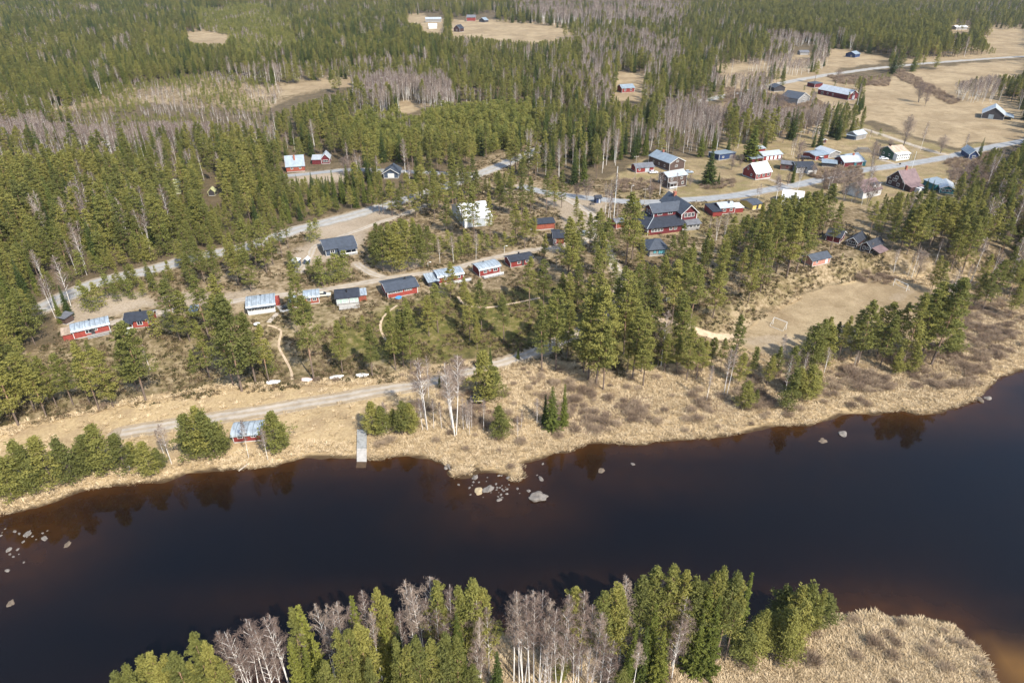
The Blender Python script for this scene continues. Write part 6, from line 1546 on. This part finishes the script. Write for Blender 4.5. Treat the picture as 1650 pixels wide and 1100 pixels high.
# poles, masts and lamps
def pole(name, px, py, hh, label, cat, lamp=False, cross=False, white=False, r=.11, grp=None):
    p = g1(px, py); e = empty(name, p, .2, label, cat, grp)
    MB().tube((0, 0, -.4), (0, 0, hh), r, r * .7, 8).build('pole', POLEW if white else POLE, e)
    if lamp:
        MB().tube((0, 0, hh), (.8, 0, hh + .12), .05, .05, 6).build('arm', STEEL, e)
        MB().box(.55, 1.15, -.16, .16, hh + .04, hh + .2).build('lamp_head', POLEW, e, bevel=.03)
    elif cross:
        MB().box(-1.1, 1.1, -.06, .06, hh - .7, hh - .55).build('crossarm', POLE, e)
        for x in (-.95, 0, .95): MB().tube((x, 0, hh - .55), (x, 0, hh - .32), .06, .05, 6).build('insulator', TRIM, e)
    else:
        MB().add(*[(lambda n: ([(math.cos(i * 6.283 / n) * .12 * s, math.sin(i * 6.283 / n) * .12 * s, hh + z) for z, s in ((0, .6), (.12, 1), (.24, .3)) for i in range(n)], [(j * n + i, j * n + (i + 1) % n, (j + 1) * n + (i + 1) % n, (j + 1) * n + i) for j in range(2) for i in range(n)]))(8)][0]).build('finial', POLEW, e)


pole('utility_pole', 1022, 292.5, 12, 'tall wooden utility pole in front of the long red outbuilding', 'pole', cross=True)
pole('utility_pole', 1037.8, 329.6, 7.2, 'pale wooden pole on the road verge above the lodge', 'pole', cross=True)
pole('utility_pole', 1286, 238, 9, 'wooden pole behind the brown shed in the village', 'pole', cross=True)
pole('utility_pole', 1466, 262, 9, 'wooden utility pole beside the bend of the village road', 'pole', cross=True)
pole('flagpole', 1462, 296, 14.5, 'tall white flagpole in front of the dark brown gabled house', 'flagpole', white=True, r=.09)
pole('flagpole', 989, 353, 21, 'very tall white birch trunk built as a pole beside the orange brown shed', 'flagpole', white=True, r=.13)  # taken for a tall birch trunk, built with the flagpole parts
pole('street_lamp', 1016.6, 312.5, 3.6, 'short street lamp above the village road near the lodge', 'street lamp', lamp=True, white=True, r=.07)
pole('street_lamp', 965, 406.5, 5.2, 'slim street lamp beside the track below the lodge', 'street lamp', lamp=True, white=True, r=.07)
pole('street_lamp', 812.6, 408, 2.6, 'low path lamp by the cabin track near the black roofed cabin', 'street lamp', lamp=True, white=True, r=.06)
pole('street_lamp', 689.7, 430, 1.6, 'very low white sign behind the slate roofed cabin', 'street lamp', lamp=True, white=True, r=.06)  # a small low sign, built with the street lamp parts

# notice board, bins, pits, tub and the rest
p = g1(1076.5, 488); e = empty('notice_board', p, .1, 'white notice board on two posts among the pines', 'sign')
MB().box(-.75, .75, -.04, .04, 1.0, 2.1).build('panel', POLEW, e)
for x in (-.6, .6): MB().box(x - .05, x + .05, .045, .14, -.3, 2.2).build('post', POLE, e)
MB().box(-.85, .85, -.15, .25, 2.203, 2.28).build('roof', R_GREY, e)
p = g1(1449.3, 268); e = empty('letterbox', p, .2, 'black letterbox on a post at the edge of the village road', 'letterbox')
MB().box(-.35, .35, -.25, .25, .9, 1.6).build('box', SOOT, e, bevel=.04); MB().box(-.06, .06, -.06, .06, -.2, .9).build('post', POLE, e)
for i, (x, y, lb) in enumerate(((774.6, 665, 'dark round fire pit beside the wind shelter, behind the birch'), (787.2, 664.5, 'dark round fire pit next to the small green pine'))):
    p = g1(x, y); e = empty('fire_pit', p, 0, lb, 'fire pit', 'fire pits by the wind shelter')
    n = 14; v = [(math.cos(k * 6.283 / n) * r, math.sin(k * 6.283 / n) * r, z) for r, z in ((.62, -.1), (.66, .42), (.5, .42), (.46, .08)) for k in range(n)]
    MB().add(v, [(j * n + k, j * n + (k + 1) % n, (j + 1) * n + (k + 1) % n, (j + 1) * n + k) for j in range(3) for k in range(n)]).build('ring', surf('rusty_iron', (.10, .05, .035), .9, .3, 3), e)
    MB().add([(math.cos(k * 6.283 / n) * .47, math.sin(k * 6.283 / n) * .47, .1) for k in range(n)], [tuple(range(n))]).build('ash', SOOT, e)
a, b = g1(760, 655.5), g1(777.5, 654.6); d = b - a
e = empty('wind_shelter', a, math.atan2(d.y, d.x), 'small open fronted red wind shelter with dark sloping roof behind birches', 'shelter'); L = math.hypot(d.x, d.y)
MB().box(0, .1, 0, 2.2, -.2, 1.75).build('side_wall', W_RED, e); MB().box(L - .1, L, 0, 2.2, -.2, 1.75).build('side_wall', W_RED, e); MB().box(.103, L - .103, 2.08, 2.2, -.2, 1.5).build('back_wall', W_DARK, e)
MB().box(.103, L - .103, .9, 2.07, .05, .4).build('bench', W_DARK, e)
MB().prism([(-.6, 2.05), (2.6, 1.55), (2.6, 1.67), (-.6, 2.17)], -.25, L + .25, 'x').build('roof', R_BLACK, e)
MB().box(-.27, L + .27, -.66, -.61, 1.98, 2.2).build('bargeboard', PLANK, e)
p = g1(207, 538.5); e = empty('hot_tub', p, 0, 'round grey covered hot tub on the grass below the white-posted cabin', 'hot tub'); n = 20
cyl = lambda r0, r1, z0, z1: ([(math.cos(k * 6.283 / n) * r, math.sin(k * 6.283 / n) * r, z) for r, z in ((r0, z0), (r1, z1)) for k in range(n)], [(k, (k + 1) % n, n + (k + 1) % n, n + k) for k in range(n)] + [tuple(range(n)), tuple(range(n, 2 * n))])
MB().add(*cyl(1.15, 1.15, -.1, .8)).build('barrel', surf('tub_cladding', (.12, .13, .15), .7, .2, 3), e); MB().add(*cyl(1.3, 1.05, .803, .98)).build('cover', surf('grey_vinyl_cover', (.40, .42, .45), .5, .1, 1), e)
p = g1(642.3, 481.8); e = empty('paddling_pool', p, math.atan2((g1(673, 472.5) - g1(625.5, 482)).y, (g1(673, 472.5) - g1(625.5, 482)).x), 'bright blue plastic tub leaning against the red wall of the slate-roofed cabin', 'tub')
t_ = MB(); t_.add(*cyl(1, 1.06, 0, .22)); o = t_.build('shell', P_BLUE, e); o.scale = (.95, .5, 1); o.rotation_euler = (R(70), 0, 0); o.location = (0, .1, .55)
p = g1(1392, 245); e = empty('woodpile', p, -.1, 'long grey pile of stacked logs behind the village birch', 'woodpile'); rg = random.Random(3)
for r_ in range(4):
    for k in range(9 - r_):
        MB().tube((-4.2 + k * .95 + r_ * .45, -1.8 + rg.random() * .4, .3 + r_ * .5), (-4.2 + k * .95 + r_ * .45 + rg.random() * .3, 2.2 + rg.random() * .5, .3 + r_ * .5), .27, .24, 7).build('log', POLE, e)
p = g1(1296, 256.5); e = empty('farm_trailer', p, -.35, 'dark farm trailer loaded with timber behind the dark roofed house', 'trailer')
MB().box(-3.6, 3.0, -1.0, 1.0, .75, .95).build('bed', W_DARK, e); MB().box(-3.4, 2.4, -.85, .85, .953, 1.5).build('load', surf('dark_tarp', (.05, .055, .07), .6, .4, 1.5), e, bevel=.15); MB().tube((3.0, 0, .8), (4.6, 0, .6), .07).build('drawbar', STEEL, e)
for sx in (-1.2, -.2):
    for sy in (-1.12, 1.12): MB().tube((sx, sy - .12, .42), (sx, sy + .12, .42), .42, .42, 12).build('wheel', RUBBER, e)
p = g1(954.5, 330); e = empty('picnic_table', p, .15, 'dark picnic table with two benches beside the navy kiosk', 'table')
MB().box(-1.0, 1.0, -.4, .4, .7, .77).build('table_top', W_DARK, e)
for y in (-.75, .75): MB().box(-1.0, 1.0, y - .15, y + .15, .42, .48).build('bench', W_GREY, e)
for x in (-.7, .7): MB().box(x - .05, x + .05, -.7, .7, 0, .415).build('leg', W_DARK, e)
# stairs of planks from the white cabin down to the footpath
a, b = g1(447, 505), g1(431, 522); d = b - a; L = math.hypot(d.x, d.y); e = empty('plank_steps', a, math.atan2(d.y, d.x), 'pale plank steps zigzagging down the slope from the white-fronted cabin', 'steps')
for i in range(int(L / .75)):
    q = a + d * (i * .75 / L); z = float(hgt(q.x, q.y)) - a.z
    MB().box(i * .75, i * .75 + .5, -.7, .7, z - .02, z + .16).build('tread', PLANK, e)
p = g1(414.5, 525); e = empty('white_pile', p, .3, 'white pile shaped as a round table below the white-fronted cabin', 'table'); n = 16  # a white pile under a tarp, shaped as a round table
MB().add(*cyl(.9, .9, .68, .74)).build('table_top', POLEW, e); MB().add(*cyl(.12, .12, 0, .677)).build('leg', STEEL, e)
a, b = g1(452.5, 503.5), g1(468, 499.5); d = b - a; L = math.hypot(d.x, d.y); e = empty('wooden_terrace', a, math.atan2(d.y, d.x), 'grey wooden terrace between the tiny red shed and the dark red shed', 'terrace')
MB().box(0, L, 0, 4.2, -.6, .3).build('floor_boards', DECK, e); MB().box(0, L, -.06, -.003, -.2, .42).build('edge_board', TRIM, e)
MB().box(L - 2.2, L - .5, .8, 1.6, .303, 1.0).build('bench', SOOT, e, bevel=.05)
p = g1(396, 752); e = empty('fallen_log', p, R(62), 'bare pale log lying down the bank below the birches by the river shed', 'log'); MB().tube((-1.9, 0, .35), (1.9, .2, .1), .13, .07, 8).build('stem', PLANK, e); MB().tube((.3, .05, .2), (1.3, .9, .3), .06, .02, 6).build('branch', PLANK, e)

# the person on the bank
p = g1(209, 758.5)
me = bpy.data.meshes.new('body')
S = [((0, 0, .95), .15), ((0, 0, 1.15), .14), ((0, 0, 1.36), .16), ((0, 0, 1.5), .065), ((0, -.02, 1.62), .095), ((0, -.03, 1.74), .085), ((.1, 0, .88), .095), ((.11, -.03, .5), .068), ((.11, 0, .09), .045), ((.11, -.14, .04), .04), ((-.1, 0, .88), .095), ((-.12, .02, .5), .068), ((-.13, .05, .09), .045), ((-.13, -.09, .04), .04),
     ((.2, 0, 1.42), .065), ((.27, -.02, 1.15), .048), ((.22, -.2, .98), .036), ((.2, -.28, .96), .03), ((-.2, 0, 1.42), .065), ((-.28, .0, 1.15), .048), ((-.25, -.16, .94), .036), ((-.24, -.23, .9), .03)]
me.from_pydata([s[0] for s in S], [(0, 1), (1, 2), (2, 3), (3, 4), (4, 5), (0, 6), (6, 7), (7, 8), (8, 9), (0, 10), (10, 11), (11, 12), (12, 13), (2, 14), (14, 15), (15, 16), (16, 17), (2, 18), (18, 19), (19, 20), (20, 21)], [])
SKIN = surf('skin', (.50, .32, .24), .6, .05, 3)


def skin(me, idx, name, m, grow, parent):
    me2 = bpy.data.meshes.new(name); mp = {v: i for i, v in enumerate(idx)}
    me2.from_pydata([S[i][0] for i in idx], [(mp[a], mp[b]) for a, b in [tuple(e_.vertices) for e_ in me.edges] if a in mp and b in mp], [])
    o = link(bpy.data.objects.new(name, me2)); o.parent = parent
    md = o.modifiers.new('skin', 'SKIN'); o.modifiers.new('sub', 'SUBSURF').levels = 1; o.modifiers['sub'].render_levels = 1
    for i, v in enumerate(idx): me2.skin_vertices[0].data[i].radius = (S[v][1] + grow, S[v][1] + grow)
    me2.skin_vertices[0].data[0].use_root = True
    me2.materials.append(m); return o


e = empty('person', (p.x, p.y, p.z), R(20), 'person in a white top and grey trousers standing on the river bank', 'person')
skin(me, list(range(22)), 'body', SKIN, 0, e)
skin(me, [0, 6, 7, 8, 10, 11, 12], 'trousers', surf('grey_trousers', (.16, .18, .22), .9, .15, 4), .022, e)
skin(me, [1, 2, 14, 15, 16, 18, 19, 20, 3][:8], 'top', surf('white_top', (.72, .73, .76), .85, .06, 4), .025, e)
MB().add(*cyl(.105, .05, 1.72, 1.84)).build('hair', surf('brown_hair', (.06, .04, .03), .8, .2, 5), e)

# ------------------------------------------------------------------ light, sky, camera
HAZE = .00005
SUN_AZ, SUN_EL = R(145), R(45)
w = bpy.data.worlds.new('World'); SC.world = w; w.use_nodes = True
wt = w.node_tree; bg = wt.nodes['Background']
sky = wt.nodes.new('ShaderNodeTexSky'); sky.sky_type = 'NISHITA'; sky.sun_disc = False
sky.sun_elevation = SUN_EL; sky.sun_rotation = SUN_AZ; sky.air_density = 1.0; sky.dust_density = 1.2; sky.ozone_density = 1.0
wt.links.new(sky.outputs[0], bg.inputs[0]); bg.inputs[1].default_value = .15
sd = bpy.data.lights.new('sun', 'SUN'); sd.energy = 4.1; sd.angle = R(.55); sd.color = (1, .94, .84)
so = bpy.data.objects.new('sun', sd)
to_sun = Vector((math.sin(SUN_AZ) * math.cos(SUN_EL), math.cos(SUN_AZ) * math.cos(SUN_EL), math.sin(SUN_EL)))
so.rotation_euler = to_sun.to_track_quat('Z', 'Y').to_euler(); so.location = (100, -100, 300)
link(so)
cd = bpy.data.cameras.new('camera'); cd.sensor_width = 36; cd.lens = 24; cd.clip_start = 1; cd.clip_end = 12000
co = bpy.data.objects.new('camera', cd); co.location = (0, 0, CH); co.rotation_euler = (math.pi / 2 - PITCH, 0, 0)
link(co); SC.camera = co
SC.view_settings.view_transform = 'Standard'; SC.view_settings.look = 'None'; SC.view_settings.exposure = .85; SC.view_settings.gamma = 1
SC.cycles.max_bounces = 4; SC.cycles.diffuse_bounces = 2; SC.cycles.glossy_bounces = 2; SC.cycles.transmission_bounces = 2; SC.cycles.transparent_max_bounces = 4
SC.cycles.use_denoising = True

hm = bpy.data.materials.new('thin_air'); hm.use_nodes = True; ht = hm.node_tree; ht.nodes.clear()
ho = ht.nodes.new('ShaderNodeOutputMaterial'); pv = ht.nodes.new('ShaderNodeVolumePrincipled')
pv.inputs['Color'].default_value = (.80, .87, .95, 1); pv.inputs['Density'].default_value = HAZE; pv.inputs['Anisotropy'].default_value = .2
ht.links.new(pv.outputs[0], ho.inputs['Volume'])
tag(MB().box(-3200, 3200, -160, 3300, -4, 130).build('haze', hm), kind='stuff')
